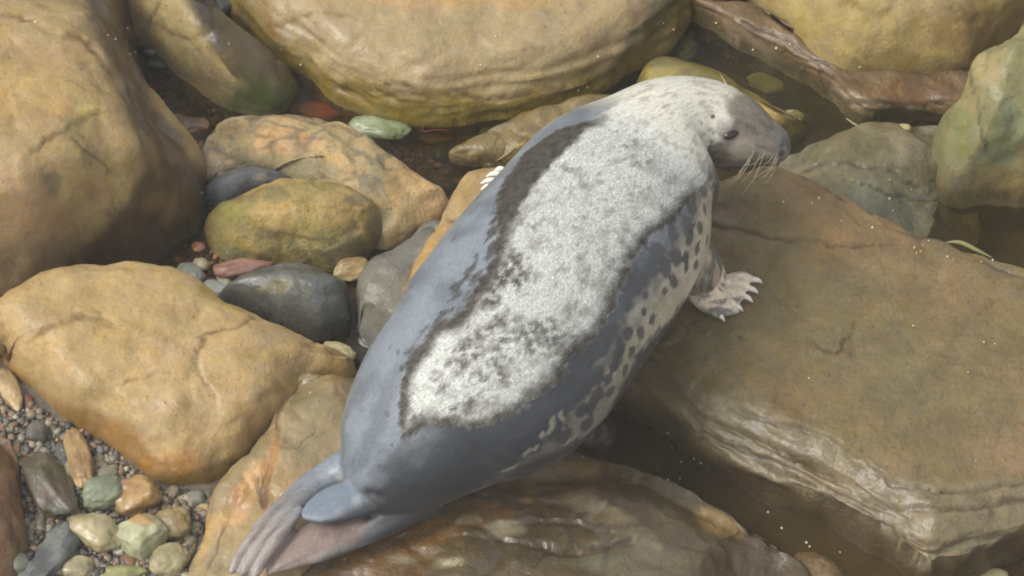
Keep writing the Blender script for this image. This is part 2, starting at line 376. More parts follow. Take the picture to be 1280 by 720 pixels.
# ------------------------------------------------------------------ boulders
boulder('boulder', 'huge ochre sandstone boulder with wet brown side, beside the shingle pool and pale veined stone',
    [(258,235,0),(250,282,0),(225,306,0),(185,329,0),(150,338,0),(100,343,.02),(60,357,.05),(20,373,.05),(-80,390,.05),(-220,320,.15),(-260,100,.3),(-170,-110,.35),(40,-150,.3),(120,-80,.2),(152,-10,.06),(172,65,.03),(188,125,.02),(213,163,.01),(242,196,0)],
    [(20,60,.41),(20,200,.41),(90,100,.41),(100,190,.39),(60,270,.36),(105,15,.40),(128,65,.39),(153,125,.38),(172,175,.36),(177,212,.34),(152,252,.30),(118,288,.25),(60,325,.22),(0,335,.25),(150,40,.22),(172,105,.19),(200,165,.18),(222,232,.17),(200,285,.11),(150,312,.10),(-120,100,.42)],
    [(170,141,96),(154,133,88),(174,144,108)], edge=.06, n=1.8, seed=1, wet=.12, flutter=1.0, cuts=0, amp=.8,
    areas=[([(100,-20),(128,60),(156,125),(176,175),(180,215),(156,252),(118,292),(80,330),(100,350),(200,340),(270,280),(260,220),(190,120),(160,-20)],(76,53,25),.97,.75,9),([(-20,300),(60,300),(110,300),(80,350),(-20,385)],(150,128,100),.7,.5,14)],  # wet brown right side, painted darker still for its shade
    blobs=[(205,255,26,22,(128,96,58),.6,.7),(175,300,40,14,(92,74,40),.6,.7),(190,195,14,30,(132,104,68),.6,.8,-20),
           (40,110,60,40,(184,150,84),.6),(95,150,30,40,(142,128,84),.6),(110,140,22,12,(190,160,80),.7),(65,228,18,16,(120,112,96),.6),(60,40,50,18,(150,132,90),.6),(20,270,70,40,(186,146,108),.5)],
    cracks=[([(0,15),(40,22),(60,40),(100,48),(125,70),(150,110),(168,140),(178,175),(180,210),(160,235),(140,262)],5,.010,(120,92,52)),([(40,190),(90,155),(130,140)],3,.006,(140,108,66)),([(90,170),(130,205),(155,235)],2.5,.005,(130,100,62))],
    algae=(.05,(92,84,40),.6), shells=[(138,42),(141,46),(163,33),(165,65),(162,70),(250,242),(44,27)])
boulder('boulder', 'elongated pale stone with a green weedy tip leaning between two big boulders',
    [(146,-25,.12),(245,-25,.2),(294,30,.1),(347,82,.03),(370,112,0),(352,136,0),(300,141,0),(262,121,.01),(215,82,.03),(183,48,.05),(160,20,.08)],
    [(195,0,.24),(225,40,.23),(255,65,.2),(300,100,.13),(320,120,.08)], [(182,160,114),(168,146,106),(188,164,124)], edge=.06, n=1.9, seed=2, cuts=3,
    areas=[([(228,-40),(237,5),(260,53),(290,86),(318,116),(345,138),(385,130),(375,90),(305,10),(255,-50)],(58,46,18),.97,.6,9),([(300,118),(330,112),(375,118),(350,145),(285,142)],(92,108,58),.75,.5,8)],  # dark right face: wet weed brown with painted shade
    blobs=[(310,60,30,75,(92,74,36),.9,.5,-42),(330,115,40,30,(84,92,46),.85,.6),(300,133,40,10,(120,128,84),.7),(200,35,22,14,(190,168,118),.6),(165,5,20,22,(150,128,82),.6),(270,95,40,16,(150,128,104),.6,.2,40)],
    cracks=[([(268,62),(290,85),(318,108)],3,.008,(96,76,48)),([(180,40),(190,20),(200,5)],2.5,.006,(140,116,76))], shells=[(258,57),(285,55)], cat='stone')
boulder('boulder', 'broad flat-topped grey tan boulder with olive weed along its rim, standing in the pool',
    [(298,38,0),(330,75,0),(380,97,0),(402,121,0),(450,146,0),(530,161,0),(600,152,0),(680,139,0),(732,127,0),(790,97,0),(846,52,0),(885,-10,0),(900,-110,.05),(700,-220,.1),(400,-220,.1),(260,-110,.05),(268,-20,.02)],
    [(400,30,.17),(520,60,.17),(650,60,.17),(760,40,.16),(330,10,.13),(560,-60,.18),(430,90,.13),(600,108,.13)],
    [(168,146,112),(178,152,112),(160,134,100)], edge=.085, n=1.7, seed=3, wet=.25, strata=.7, amp=.7, cuts=0,
    areas=[([(262,-30),(300,5),(332,52),(375,78),(395,98),(470,110),(525,124),(600,130),(690,122),(750,100),(800,52),(835,-10),(900,-20),(900,80),(740,150),(540,175),(380,125),(300,60)],(126,104,18),.95,.7,7),([(790,60),(835,-10),(900,-20),(880,30),(800,110),(740,130)],(52,48,14),.95,.6,10),([(270,-30),(300,10),(345,62),(385,84),(380,100),(320,70),(280,20)],(108,74,24),.9,.7,8)],  # right slope: dark olive weed, shade away from the sun painted in
    blobs=[(580,0,170,14,(184,142,84),.5),(330,55,34,34,(138,98,40),.85,.6),(310,15,26,40,(140,104,52),.7,.5),(440,120,75,26,(140,116,26),.9,.6,14),(540,142,110,18,(138,112,30),.85,.6),(400,45,60,30,(176,156,130),.5,.6),  # pale patch on the left of the top is a painted glare
           (690,130,80,12,(124,110,32),.85,.6,-14),(810,60,26,70,(84,76,26),.9,.6,38),(850,20,26,50,(80,72,26),.9,.6,30),(600,124,90,9,(186,160,118),.7,.4),(480,135,12,10,(40,36,14),.4)],
    cracks=[([(420,106),(470,112),(540,120),(620,122),(680,112),(740,98)],4,.008,(128,100,58)),([(345,30),(400,15),(440,20)],3,.005,(140,112,80)),([(420,60),(520,55),(600,64)],3,.003),([(480,108),(500,104),(520,112)],3,.006,(110,86,46))],
    algae=(.115,(140,118,26),.9), shells=[(393,31),(394,27),(325,55),(330,60),(350,62),(376,82),(600,80),(598,82),(625,128),(660,104),(735,108),(725,112),(748,70),(750,65),(828,30),(840,36)], nshell=6)
boulder('boulder', 'smooth olive tan boulder perched on the long brown ledge rock',
    [(938,-12,.1),(985,32,.09),(1020,66,.09),(1060,84,.09),(1130,94,.08),(1200,91,.08),(1242,62,.08),(1290,0,.1),(1310,-120,.1),(1100,-220,.1),(920,-130,.1)],
    [(1040,0,.26),(1120,10,.28),(1200,0,.28),(1080,50,.2),(1150,50,.2),(1100,-90,.3)], [(172,148,92),(180,158,106),(158,134,80)], edge=.14, n=1.9, seed=4, base=-.02, amp=.8,
    blobs=[(1150,12,40,14,(196,172,124),.6,.4),(1200,40,60,34,(146,116,74),.7),(1120,78,80,16,(132,112,56),.7,.3),(990,40,24,30,(160,140,62),.7)],  # first blob paints a pale highlight on the top
    algae=(.11,(120,104,50),.5), shells=[(968,20),(1073,85)])
boulder('boulder', 'long wet brown ledge rock with purplish ridge lying under the perched olive boulder',
    [(864,15,.03),(900,47,0),(960,83,0),(1020,113,0),(1060,148,0),(1090,162,0),(1150,153,0),(1192,158,0),(1215,130,.05),(1210,90,.08),(1100,80,.1),(1000,40,.1),(950,10,.09),(900,3,.07)],
    [(895,25,.085),(950,45,.09),(1000,75,.09),(1050,115,.075),(1150,120,.07),(1000,45,.1),(1120,90,.1)], [(122,96,60),(108,84,48),(140,112,84)], edge=.024, n=3.2, seed=5, wet=.4, mat=M_ROUGH, strata=.6, amp=.8, cuts=0, lump=.4,
    blobs=[(930,45,70,12,(164,140,116),.7,.6,40),(1050,125,36,14,(168,146,120),.75,.6,10),(1140,115,70,18,(126,88,32),.8,.7),(960,25,50,12,(96,68,30),.7,.6,34),(1000,60,60,8,(150,128,110),.6,.6,36),(1130,140,60,12,(84,72,34),.8,.7),(925,65,50,12,(96,86,36),.7,.7,36)],
    cracks=[([(1024,80),(1030,112)],2.5,.006,(80,62,36)),([(890,38),(950,62),(1010,95),(1060,125),(1130,130),(1190,125)],4,.009,(72,58,26)),([(930,28),(990,55),(1040,85)],3,.006,(84,64,36))], algae=(.05,(96,86,36),.7), shells=[(892,35),(972,60),(988,54),(933,83)])
boulder('boulder', 'tall green and tan mottled boulder with a dark vertical crack at the dark pool',
    [(1290,0,.3),(1262,38,.28),(1222,70,.25),(1204,108,.2),(1177,160,.1),(1171,200,.05),(1184,247,.02),(1230,256,0),(1290,262,0),(1400,240,.05),(1450,120,.2),(1430,0,.25),(1350,-50,.28)],
    [(1270,60,.36),(1240,110,.30),(1290,150,.26),(1225,170,.22),(1200,210,.14),(1270,215,.16)], [(130,124,84),(152,136,90),(118,120,84)], edge=.11, n=2.0, seed=6, wet=.25,
    blobs=[(1235,85,30,26,(168,148,102),.7),(1255,170,26,50,(108,120,94),.6,.3,20),(1205,160,22,40,(118,120,62),.7),(1195,225,18,22,(136,122,106),.6),(1250,225,40,20,(140,116,70),.6),(1215,120,14,24,(160,142,92),.6)],
    cracks=[([(1213,85),(1222,130),(1232,175),(1236,185)],2.5,.008,(84,76,58)),([(1217,215),(1213,245)],2.5,.008,(80,66,54))], algae=(.06,(84,66,40),.6))
boulder('boulder', 'low wet grey green slab wedged behind the great brown slab',
    [(880,275,.05),(930,225,.06),(975,203,.06),(1040,172,.05),(1100,157,.05),(1175,157,.05),(1215,195,.03),(1225,250,-.01),(1225,290,-.01),(1210,318,-.01),(1150,345,.02),(1050,335,.04),(930,310,.05)],
    [(980,230,.085),(1060,200,.085),(1130,185,.08),(1120,240,.06),(1160,215,.06),(1100,280,.045),(1190,245,.005),(1195,290,-.03),(1210,220,.03)], [(124,114,84),(112,108,80),(136,124,98)], edge=.05, n=2.2, seed=7, wet=.5, mat=M_WET,
    blobs=[(1110,255,60,30,(122,124,108),.8,.6,30),(1130,175,40,14,(136,120,96),.6),(1010,215,50,14,(146,130,92),.6),(1060,195,60,14,(106,92,50),.6,.7,-20),(1140,215,40,10,(98,92,56),.6)],
    cracks=[([(1000,215),(1060,205),(1110,215),(1150,235)],4,.006,(92,82,50)),([(1080,230),(1130,245),(1175,250)],3,.005,(96,88,58))], shells=[(1110,248),(1115,262),(1138,236),(1066,225),(1112,225)], cat='rock slab')
boulder('boulder', 'great flat brown slab with layered broken edge, carrying the front of the seal',
    [(870,245,.2),(930,215,.205),(980,211,.205),(1040,238,.205),(1100,272,.205),(1170,300,.2),(1240,325,.2),(1300,345,.2),(1430,400,.18),(1470,560,.12),(1300,650,.12),(1230,680,.12),(1176,700,.12),(1148,695,.12),(1100,654,.12),(1030,619,.12),(965,589,.12),(890,555,.12),(850,520,.12),(806,490,.10),(760,482,.08),(700,455,.12),(690,380,.19),(740,300,.2),(820,255,.2)],
    [(900,300,.235),(800,400,.225),(1000,300,.225),(1000,430,.225),(1150,400,.22),(1100,520,.215),(1250,450,.215),(880,440,.225),(1240,560,.20)],
    [(128,110,74),(122,108,76),(140,112,74)], edge=.10, n=1.35, seed=8, wet=.15, strata=2.0, mat=M_ROUGH, lump=.5, amp=.8, dens=1.3, cuts=0, wall=(86,66,32), base=-.2,
    areas=[([(840,470),(900,495),(970,522),(1030,545),(1080,580),(1111,596),(1175,608),(1290,600),(1320,660),(1176,715),(1100,670),(960,600),(880,565),(840,525)],(136,122,96),.65,.85,8),([(690,330),(840,300),(880,400),(860,500),(760,500)],(104,84,46),.7,.6,20)],  # second area darkens the slab by the seal: painted contact shadow
    blobs=[(1040,260,120,40,(154,120,74),.55,.2,20),(1180,350,90,50,(144,116,80),.4),(1000,420,120,60,(126,112,76),.65),(1130,470,60,70,(126,114,80),.5),(870,260,40,60,(112,84,48),.7,.4),(820,440,60,40,(104,84,46),.7,.6),  # dark blob beside the flank deepens that painted shadow
           (1250,570,60,30,(146,118,92),.5,.3),(1040,218,60,10,(112,104,92),.6,.4,28),(1160,290,70,8,(118,106,90),.6,.4,20)],
    cracks=[([(890,280),(940,290),(990,300),(1050,305),(1110,305)],3,.006,(112,84,52)),([(894,525),(976,562),(1040,598),(1100,630),(1180,634),(1280,626)],4,.012,(112,88,56)),([(901,505),(965,527),(1025,546),(1070,575),(1111,600),(1180,614),(1290,606)],3,.008,(118,98,68)),([(880,542),(960,577),(1040,612),(1110,650),(1160,682),(1230,665)],3,.008,(112,92,62)),([(1120,275),(1180,300),(1250,335),(1280,345)],3,.005,(104,88,64)),
            ([(1050,250),(1080,275),(1110,285),(1150,290)],3,.006,(110,88,62)),([(1020,430),(1050,440),(1070,405)],2.5,.005,(116,88,56)),([(1190,430),(1210,400),(1240,380)],2.5,.005)],
    shells=[(852,597),(877,575),(838,536),(1024,248),(1052,277),(1056,256),(1015,253),(979,254),(1090,284),(1143,310),(1145,316),(1150,314),(1154,306),(1160,300),(1185,321),(1192,324),(1226,327),(1241,321),(1230,428),(1242,430),(1220,578)], nshell=5, cat='rock slab')
boulder('boulder', 'wet grey and gold stained rock in the brown water below the seal',
    [(345,760,.08),(400,690,.1),(450,650,.11),(560,590,.12),(660,553,.12),(705,560,.1),(760,574,.1),(800,588,.1),(845,601,.1),(905,635,.08),(950,665,.06),(987,695,.03),(1012,722,.01),(1040,800,0),(900,900,0),(400,900,0),(330,820,.02)],
    [(500,680,.165),(600,640,.165),(700,600,.15),(800,640,.14),(880,680,.10),(650,720,.15),(450,720,.14)], [(88,72,42),(80,60,26),(104,90,66)], edge=.07, n=2.1, seed=9, wet=.7, mat=M_WET, amp=1.1, cuts=4,
    areas=[([(380,740),(420,680),(500,640),(600,590),(700,560),(770,580),(740,640),(620,640),(540,690),(420,740)],(98,68,18),.9,.85,18)],
    blobs=[(560,640,140,40,(120,84,26),.75,.8,-20),(700,590,70,26,(132,100,36),.7,.7),(480,700,80,24,(116,82,26),.7,.8),(630,660,34,11,(168,154,132),.75,.8),(585,650,18,8,(160,146,122),.7,.8),(500,700,22,8,(150,138,116),.7,.8),(560,705,26,8,(150,136,112),.7,.8),(745,640,60,14,(146,128,102),.6,.7,20),(900,655,40,18,(160,126,62),.7,.6,30),(800,700,90,30,(118,108,88),.6,.7),(660,615,14,20,(150,110,36),.7,.8),(730,700,60,10,(92,98,80),.4,.8)],  # small pale grey blobs paint sky sheen on the wet top
    cracks=[([(600,670),(660,678),(720,690),(790,678)],4,.009,(88,62,26)),([(640,655),(700,652),(740,660)],3,.006,(92,66,30)),([(560,615),(640,625),(700,630)],3,.006,(104,76,32)),([(690,685),(670,705),(650,720)],3,.006,(88,60,26))], shells=[(728,571),(576,706),(432,699)])
boulder('boulder', 'greyish tan split rock with ochre seams under the hind flippers',
    [(446,470,.08),(405,474,.12),(375,473,.12),(350,498,.1),(337,550,.06),(292,602,.04),(262,642,.03),(236,722,.015),(225,820,0),(345,800,.03),(400,730,.08),(470,660,.1),(490,570,.1)],
    [(395,510,.165),(385,570,.165),(360,630,.15),(310,650,.11),(280,710,.07),(420,640,.17),(340,720,.13)], [(150,130,98),(140,124,94),(168,134,88)], edge=.05, n=2.2, seed=10, wet=.3, dens=1.3,
    blobs=[(300,630,18,60,(194,146,88),.75,.3,22),(262,670,14,50,(188,150,84),.7,.3,18),(335,590,10,60,(176,124,70),.75,.3,8),(390,500,40,30,(136,120,86),.6,.6),(390,560,26,40,(142,132,104),.6),(330,625,9,16,(110,74,44),.7),(285,695,26,40,(146,128,100),.6)],
    cracks=[([(352,500),(345,540),(340,580),(330,630)],4,.012,(120,88,50)),([(375,480),(350,515)],3,.006,(104,84,46)),([(300,620),(280,660),(262,710)],3,.007,(130,100,58)),([(395,540),(370,560),(345,560)],2.5,.005,(120,98,62)),([(322,600),(330,630),(335,660)],3,.008,(90,62,36))], shells=[(389,491)])
boulder('boulder', 'long smooth golden sandstone slab with a shiny wet lower edge, beside the shingle bank',
    [(-80,428,.1),(-45,402,.13),(0,386,.15),(60,347,.17),(110,339,.18),(190,338,.18),(240,351,.18),(310,389,.175),(345,404,.17),(420,441,.13),(448,462,.08),(440,492,.04),(385,510,.02),(350,548,.01),(300,598,0),(240,613,0),(195,606,.01),(165,582,.02),(140,566,.02),(100,541,.03),(68,512,.03),(22,474,.04),(0,460,.045),(-45,462,.05)],
    [(60,400,.225),(200,390,.225),(300,440,.215),(390,465,.165),(120,470,.20),(220,500,.195),(300,530,.17),(200,560,.12),(270,575,.11)],
    [(180,150,102),(172,144,96),(186,156,114)], edge=.07, n=2.5, seed=11, wet=.22, amp=.75, cuts=0,
    areas=[([(0,440),(30,470),(75,500),(120,518),(165,545),(205,575),(225,600),(270,585),(320,555),(350,520),(380,500),(360,560),(300,615),(220,625),(150,590),(60,520),(-10,470)],(160,116,46),.9,.8,8)],
    blobs=[(215,590,70,16,(164,118,44),.85,.8,10),(110,530,70,16,(150,116,56),.8,.6,28),(290,585,50,14,(128,108,34),.85,.8,-30),(225,573,30,18,(196,140,62),.7,.9),(160,545,50,16,(170,124,58),.6,.6,20),(420,470,26,22,(158,122,66),.6),(300,470,60,30,(186,154,106),.5),(240,520,70,30,(176,148,110),.5),(280,375,50,10,(168,138,56),.7,.2,24),(175,525,12,8,(206,178,128),.5,.3)],  # lighter gold blob on the lower bulge paints its sky highlight
    cracks=[([(50,418),(72,403),(105,397),(140,407)],5,.008,(150,118,66)),([(248,440),(262,420),(290,408),(318,398)],2,.005,(120,88,50)),([(248,440),(250,465),(270,500)],3,.005,(168,134,84)),([(240,595),(280,580),(310,565),(340,540)],3,.008,(92,84,30)),([(160,478),(190,468),(215,466)],3,.004,(160,126,72))],
    algae=(.05,(138,110,36),.8), cat='rock slab')
boulder('boulder', 'pale peach stone with grey swirling veins between the pool and yellowish rock',
    [(250,195,.05),(267,160,.08),(300,145,.1),(350,140,.1),(420,155,.1),(490,189,.09),(530,215,.07),(562,243,.04),(556,275,0),(520,303,0),(470,312,0),(425,285,0),(345,236,.0),(290,226,.01),(254,224,.02)],
    [(310,172,.12),(380,178,.13),(450,210,.12),(510,245,.085),(430,235,.1),(290,195,.07)], [(188,164,122),(172,156,122),(204,164,118)], edge=.09, n=2.0, seed=12, mat=M_ROUGH, cuts=4, veins=((128,122,108),16,.75),
    areas=[([(310,168),(345,155),(385,165),(408,172),(400,185),(360,182),(325,192)],(212,166,118),.95,.1,3,5)],
    blobs=[(355,172,45,20,(208,164,118),.85,.1,10),(420,208,26,22,(204,166,116),.7),(500,240,40,30,(194,164,110),.6),(300,215,50,20,(134,132,120),.7),(380,215,60,18,(146,138,118),.65),(285,165,26,16,(160,138,106),.6),(470,225,10,30,(150,140,120),.6),(268,225,20,16,(116,120,124),.7),(330,205,60,10,(150,138,112),.6)],
    cracks=[([(262,178),(285,192),(310,205)],3,.008,(88,76,58)),([(320,170),(360,172),(400,172)],2,.003,(150,120,88)),([(395,195),(400,220),(430,228),(445,205),(430,190)],2,.003,(146,128,98)),([(340,140),(420,155),(490,190)],3,.004,(120,94,66))], cat='stone')
boulder('boulder', 'rounded yellow mossy stone with a rough broken crust above the dark round stone',
    [(264,304,0),(290,328,0),(340,331,0),(400,338,0),(446,326,0),(471,301,.02),(475,275,.05),(456,250,.08),(420,238,.09),(350,231,.09),(310,240,.08),(278,254,.05),(258,278,.02)],
    [(350,262,.145),(430,270,.135),(310,280,.11),(380,300,.11)], [(166,146,82),(150,134,78),(190,152,88)], edge=.085, n=2.0, seed=13, mat=M_ROUGH, amp=1.1, cat='stone', cuts=4, veins=((112,106,80),18,.7),
    blobs=[(345,262,40,20,(196,158,90),.6),(420,265,35,20,(186,154,92),.6),(440,310,40,18,(120,112,88),.8),(290,315,26,10,(136,134,110),.7),(285,270,22,20,(156,148,70),.7),(345,245,20,10,(120,114,80),.6),(450,250,24,10,(118,110,86),.8),(335,290,24,10,(140,116,88),.6),(470,290,16,24,(118,112,90),.8)],
    cracks=[([(455,255),(440,270),(448,290),(415,305),(390,310),(375,330)],3,.012,(96,86,60)),([(320,280),(345,290),(370,285)],3,.007,(130,104,70)),([(300,260),(340,250),(390,255),(420,260)],3,.005)])
boulder('boulder', 'dark slate grey round stone with an olive patch, beside a puddle',
    [(274,376,.02),(305,391,0),(335,404,0),(370,418,0),(402,425,0),(436,411,0),(443,385,.02),(437,356,.06),(400,336,.08),(350,330,.08),(310,345,.06)],
    [(350,362,.125),(400,368,.12),(340,385,.09)], [(88,90,86),(78,82,82),(100,98,88)], edge=.09, n=2.0, seed=14, mat=M_SLATE, wet=.5, cat='stone', amp=.8,
    blobs=[(345,358,26,10,(122,114,74),.8),(400,380,30,26,(80,86,90),.5),(310,360,20,14,(100,98,80),.5)])
boulder('boulder', 'smooth blue grey oblong stone tucked against the pale veined stone',
    [(254,242,.02),(280,217,.06),(330,210,.07),(367,222,.06),(366,244,.02),(310,260,0),(280,268,0),(260,262,0)], [(300,226,.10),(345,221,.10),(275,240,.075)],
    [(112,114,120),(102,104,110),(122,122,122)], edge=.05, n=1.9, seed=15, mat=M_SLATE, wet=.35, cat='stone', amp=.5, blobs=[(325,222,12,6,(170,160,140),.7),(262,245,14,16,(74,74,74),.7)])
boulder('boulder', 'flat grey stone half hidden by the blue grey back of the seal',
    [(548,283,.1),(500,308,.09),(465,333,.07),(447,365,.03),(438,420,0),(455,440,0),(485,442,0),(530,420,.02),(590,330,.1)], [(500,340,.11),(470,390,.085),(540,330,.12)],
    [(116,112,102),(124,116,100),(106,104,98)], edge=.05, n=2.2, seed=16, mat=M_SLATE, wet=.3, cat='stone', blobs=[(525,330,14,50,(168,130,78),.6,.2,32)], shells=[(472,379)])
boulder('boulder', 'tan rock under the far front flipper of the seal',
    [(505,372,.05),(520,330,.09),(545,285,.11),(563,248,.12),(590,215,.14),(630,206,.15),(690,200,.15),(740,240,.14),(690,320,.12),(600,380,.08),(530,402,.03)], [(590,260,.175),(560,310,.155),(650,240,.175)],
    [(172,142,98),(160,132,90),(182,146,96)], edge=.05, n=2.2, seed=17, cat='rock', blobs=[(535,320,14,50,(186,146,76),.7,.2,30),(600,235,40,18,(158,132,94),.5)], cracks=[([(555,275),(580,278),(600,285)],2,.005,(130,94,62))])
boulder('boulder', 'small blocky olive stone in the pool beside the far flipper',
    [(564,188,.03),(600,171,.05),(650,168,.05),(660,200,.01),(600,212,0),(568,207,0)], [(600,188,.06),(640,185,.06)], [(130,112,66),(118,104,60),(142,120,74)], edge=.035, n=2.6, seed=18, mat=M_WET, wet=.6, cat='stone', algae=(.04,(96,84,36),.6))
boulder('boulder', 'olive brown ledge stone half sunk in the pool behind the dark furred shoulder',
    [(596,178,.03),(640,152,.05),(740,128,.05),(790,140,.05),(760,190,.03),(690,205,.02),(610,205,.02)], [(660,165,.1),(720,150,.1),(620,182,.08)], [(128,108,62),(116,98,54),(150,124,74)], edge=.045, n=2.4, seed=19, mat=M_WET, wet=.55, cat='stone',
    blobs=[(640,190,50,12,(158,132,80),.7,.5,-14)], algae=(.05,(92,82,34),.6), shells=[(703,152)])
boulder('boulder', 'olive yellow weedy stone in the dark pool right behind the head of the seal',
    [(795,112,.0),(826,80,.04),(870,84,.06),(930,110,.07),(985,143,.06),(1009,158,.02),(992,178,0),(940,182,0),(880,172,0),(800,152,0)], [(850,100,.1),(900,112,.1),(960,145,.09)], [(118,106,42),(104,94,36),(140,124,58)], edge=.04, n=2.0, seed=20, mat=M_WET, wet=.5, cuts=0, flutter=.3, amp=.6, cat='stone',
    blobs=[(955,138,30,8,(206,170,96),.85,.3,32),(900,100,60,10,(112,104,36),.7,.5,28),(830,90,26,12,(168,152,70),.6)], algae=(.05,(96,88,34),.7))  # first blob paints the sunlit yellow edge near the tip
boulder('boulder', 'rusty red brown rock beside the dark mossy shingle stone',
    [(-60,545,.05),(0,546,.08),(17,556,.08),(29,592,.06),(27,635,.05),(37,690,.03),(14,735,.03),(-60,780,.03),(-120,660,.03)], [(0,580,.14),(0,640,.14),(-40,640,.16),(10,690,.08)], [(120,84,52),(106,76,48),(130,92,60)], edge=.06, n=2.0, seed=21, mat=M_WET, wet=.4, cat='rock', blobs=[(20,690,26,40,(98,78,48),.7)])
boulder('boulder', 'brown sunken stone just off the tip of the gold stained rock',
    [(995,690,-.01),(1020,690,-.005),(1048,712,-.01),(1060,760,-.02),(1010,770,-.02),(990,720,-.02)], [(1020,715,.012),(1030,740,.02)], [(120,92,52),(108,84,48),(132,104,62)], edge=.04, seed=22, mat=M_WET, wet=.7, cat='stone')

# ------------------------------------------------------------------ the seal
def surf(ri, px, py):                                        # point on a rock's visible surface
    o, V, pp, Nn = ROCKS[ri]; k = np.where(Nn@(-FWD) > .1)[0]
    return V[k[np.argmin(((pp[k]-np.array([px, py]))**2).sum(1))]]
SLAB, LOWROCK, SPLIT, TANROCK = 7, 8, 9, 16
def loft(ctrl, seg=56, step=.006, low=.85, ex=2.15, up=(0, 0, 1)):
    """closed tube: rows (x, y, z, half width in the view, height ratio) -> vertices, quads, spine frames"""
    C = np.array([[*(at(c[0], c[1], c[2])), c[3], c[4]] for c in ctrl])
    L = np.linalg.norm(np.diff(C[:, :3], axis=0), axis=1).sum(); n = max(10, int(L/step))
    S = catmull(C, n, False); c = S[:, :3]
    t = np.gradient(c, axis=0); t /= np.linalg.norm(t, axis=1)[:, None]
    r = np.cross(t, np.array(up)); r /= np.linalg.norm(r, axis=1)[:, None]; u = np.cross(r, t)
    ts = np.stack([t@RGT, -(t@UPV)], -1); ts /= np.linalg.norm(ts, axis=1)[:, None]; ns_ = np.stack([-ts[:, 1], ts[:, 0]], -1)
    def sc(v): return np.abs((np.stack([v@RGT, -(v@UPV)], -1)*ns_).sum(1))
    a = S[:, 3]/PPM/np.sqrt(sc(r)**2+(S[:, 4]*sc(u))**2); b = a*S[:, 4]
    ph = np.linspace(0, 2*math.pi, seg, endpoint=False)
    cx = np.sign(np.sin(ph))*np.abs(np.sin(ph))**(2/ex); cy = np.sign(np.cos(ph))*np.abs(np.cos(ph))**(2/ex); cy = np.where(cy < 0, cy*low, cy)
    V = c[:, None]+r[:, None]*(a[:, None]*cx[None])[..., None]+u[:, None]*(b[:, None]*cy[None])[..., None]
    V = V.reshape(-1, 3); idx = np.arange(n*seg).reshape(n, seg); nx = np.roll(idx, -1, 1)
    Q = np.stack([idx[:-1], nx[:-1], nx[1:], idx[1:]], -1).reshape(-1, 4)
    k = len(V); V = np.concatenate([V, c[:1], c[-1:]])
    T = np.concatenate([np.stack([np.full(seg, k), nx[0], idx[0]], -1), np.stack([np.full(seg, k+1), idx[-1], nx[-1]], -1)])
    return V, Q, T, dict(c=c, t=t, r=r, u=u, a=a, b=b)
PARTS = []
BODY = loft([(440,616,.235,18,.7),(450,609,.242,40,.8),(468,595,.258,61,.84),(490,574,.28,80,.85),(548,515,.345,113,.85),(620,455,.40,140,.85),(678,378,.43,141,.85),(732,308,.43,137,.86),
             (775,245,.44,126,.88),(812,202,.455,101,.92),(846,168,.47,76,.98),(880,156,.478,57,1.0),(915,163,.474,47,1.0),(938,171,.464,39,.96),(957,178,.455,29.5,.9),(972,183,.45,23,.88),(982,186,.447,16.5,.88),(987,187,.445,7,.9)], 96)
PARTS.append(BODY)
hl = loft([(462,572,.25,30,.8),(432,585,.235,23,.8),(410,595,.225,18,.8),(386,610,.215,17,.75),(366,630,.208,17,.7),(345,656,.203,20,.6),(325,682,.196,20,.5),(311,704,.19,16,.45),(301,719,.186,8,.4)], 40)
hr = loft([(530,606,.25,36,.8),(502,630,.225,29,.8),(474,649,.21,24,.75),(440,664,.20,22,.55),(405,675,.195,25,.42),(375,687,.19,21,.36),(350,703,.187,13,.4),(334,717,.185,3,.5)], 40)
tl = loft([(486,604,.27,26,.6),(462,616,.264,25,.55),(440,624,.258,23,.42),(418,630,.252,22,.32),(398,637,.248,17,.26),(384,643,.244,10,.25),(377,647,.242,3,.3)], 40)
PARTS += [hl, hr, tl]
for dx, dy in ((-13, -8), (-2, 1), (10, 8)):                   # toe rays of the hind flipper
    PARTS.append(loft([(372+dx*.6,628+dy,.222,5,1),(345+dx,656+dy,.220,6.5,1),(325+dx,684+dy,.211,6.5,1),(312+dx*1.2,705+dy*.7,.200,6,1),(304+dx*1.2,720+dy*.4,.192,3.5,1)], 16))
for dx, dy in ((0, 7), (2, 0), (3, -6)):
    PARTS.append(loft([(430+dx,664+dy*1.3,.211,4,1),(400+dx,676+dy*1.3,.207,4,1),(372+dx,689+dy,.201,3.6,1),(346,706+dy*.4,.193,2.5,1)], 16))
zs = surf(SLAB, 905, 370)[2]
FORE = loft([(850,318,.36,40,.8),(868,330,.325,33,.8),(880,348,zs+.045,28,.75),(886,364,zs+.024,26,.5),(898,369,zs+.013,26,.36),(910,368,zs+.010,26,.24),(920,367,zs+.008,22,.2),(925,367,zs+.007,8,.3)], 44)
PARTS.append(FORE)
FINGERS = [[(902,352),(926,345),(942,350),(953,354)],[(905,358),(926,354),(937,361),(948,367)],[(905,366),(922,366),(931,371),(941,378)],[(900,376),(912,378),(919,383),(929,389)],[(886,383),(893,390),(898,394),(906,402)]]
for f in FINGERS:
    PARTS.append(loft([(f[0][0],f[0][1],zs+.017,6,.9),(f[1][0],f[1][1],zs+.022,6.6,.9),((f[1][0]+f[2][0])/2,(f[1][1]+f[2][1])/2,zs+.019,6,.9),(f[2][0],f[2][1],zs+.013,4.6,.9)], 20, .004))
zt = surf(TANROCK, 622, 224)[2]
PARTS.append(loft([(690,245,.33,30,.8),(668,232,.27,26,.7),(650,226,zt+.03,19,.5),(634,225,zt+.012,16,.35),(626,225,zt+.009,10,.35)], 32))
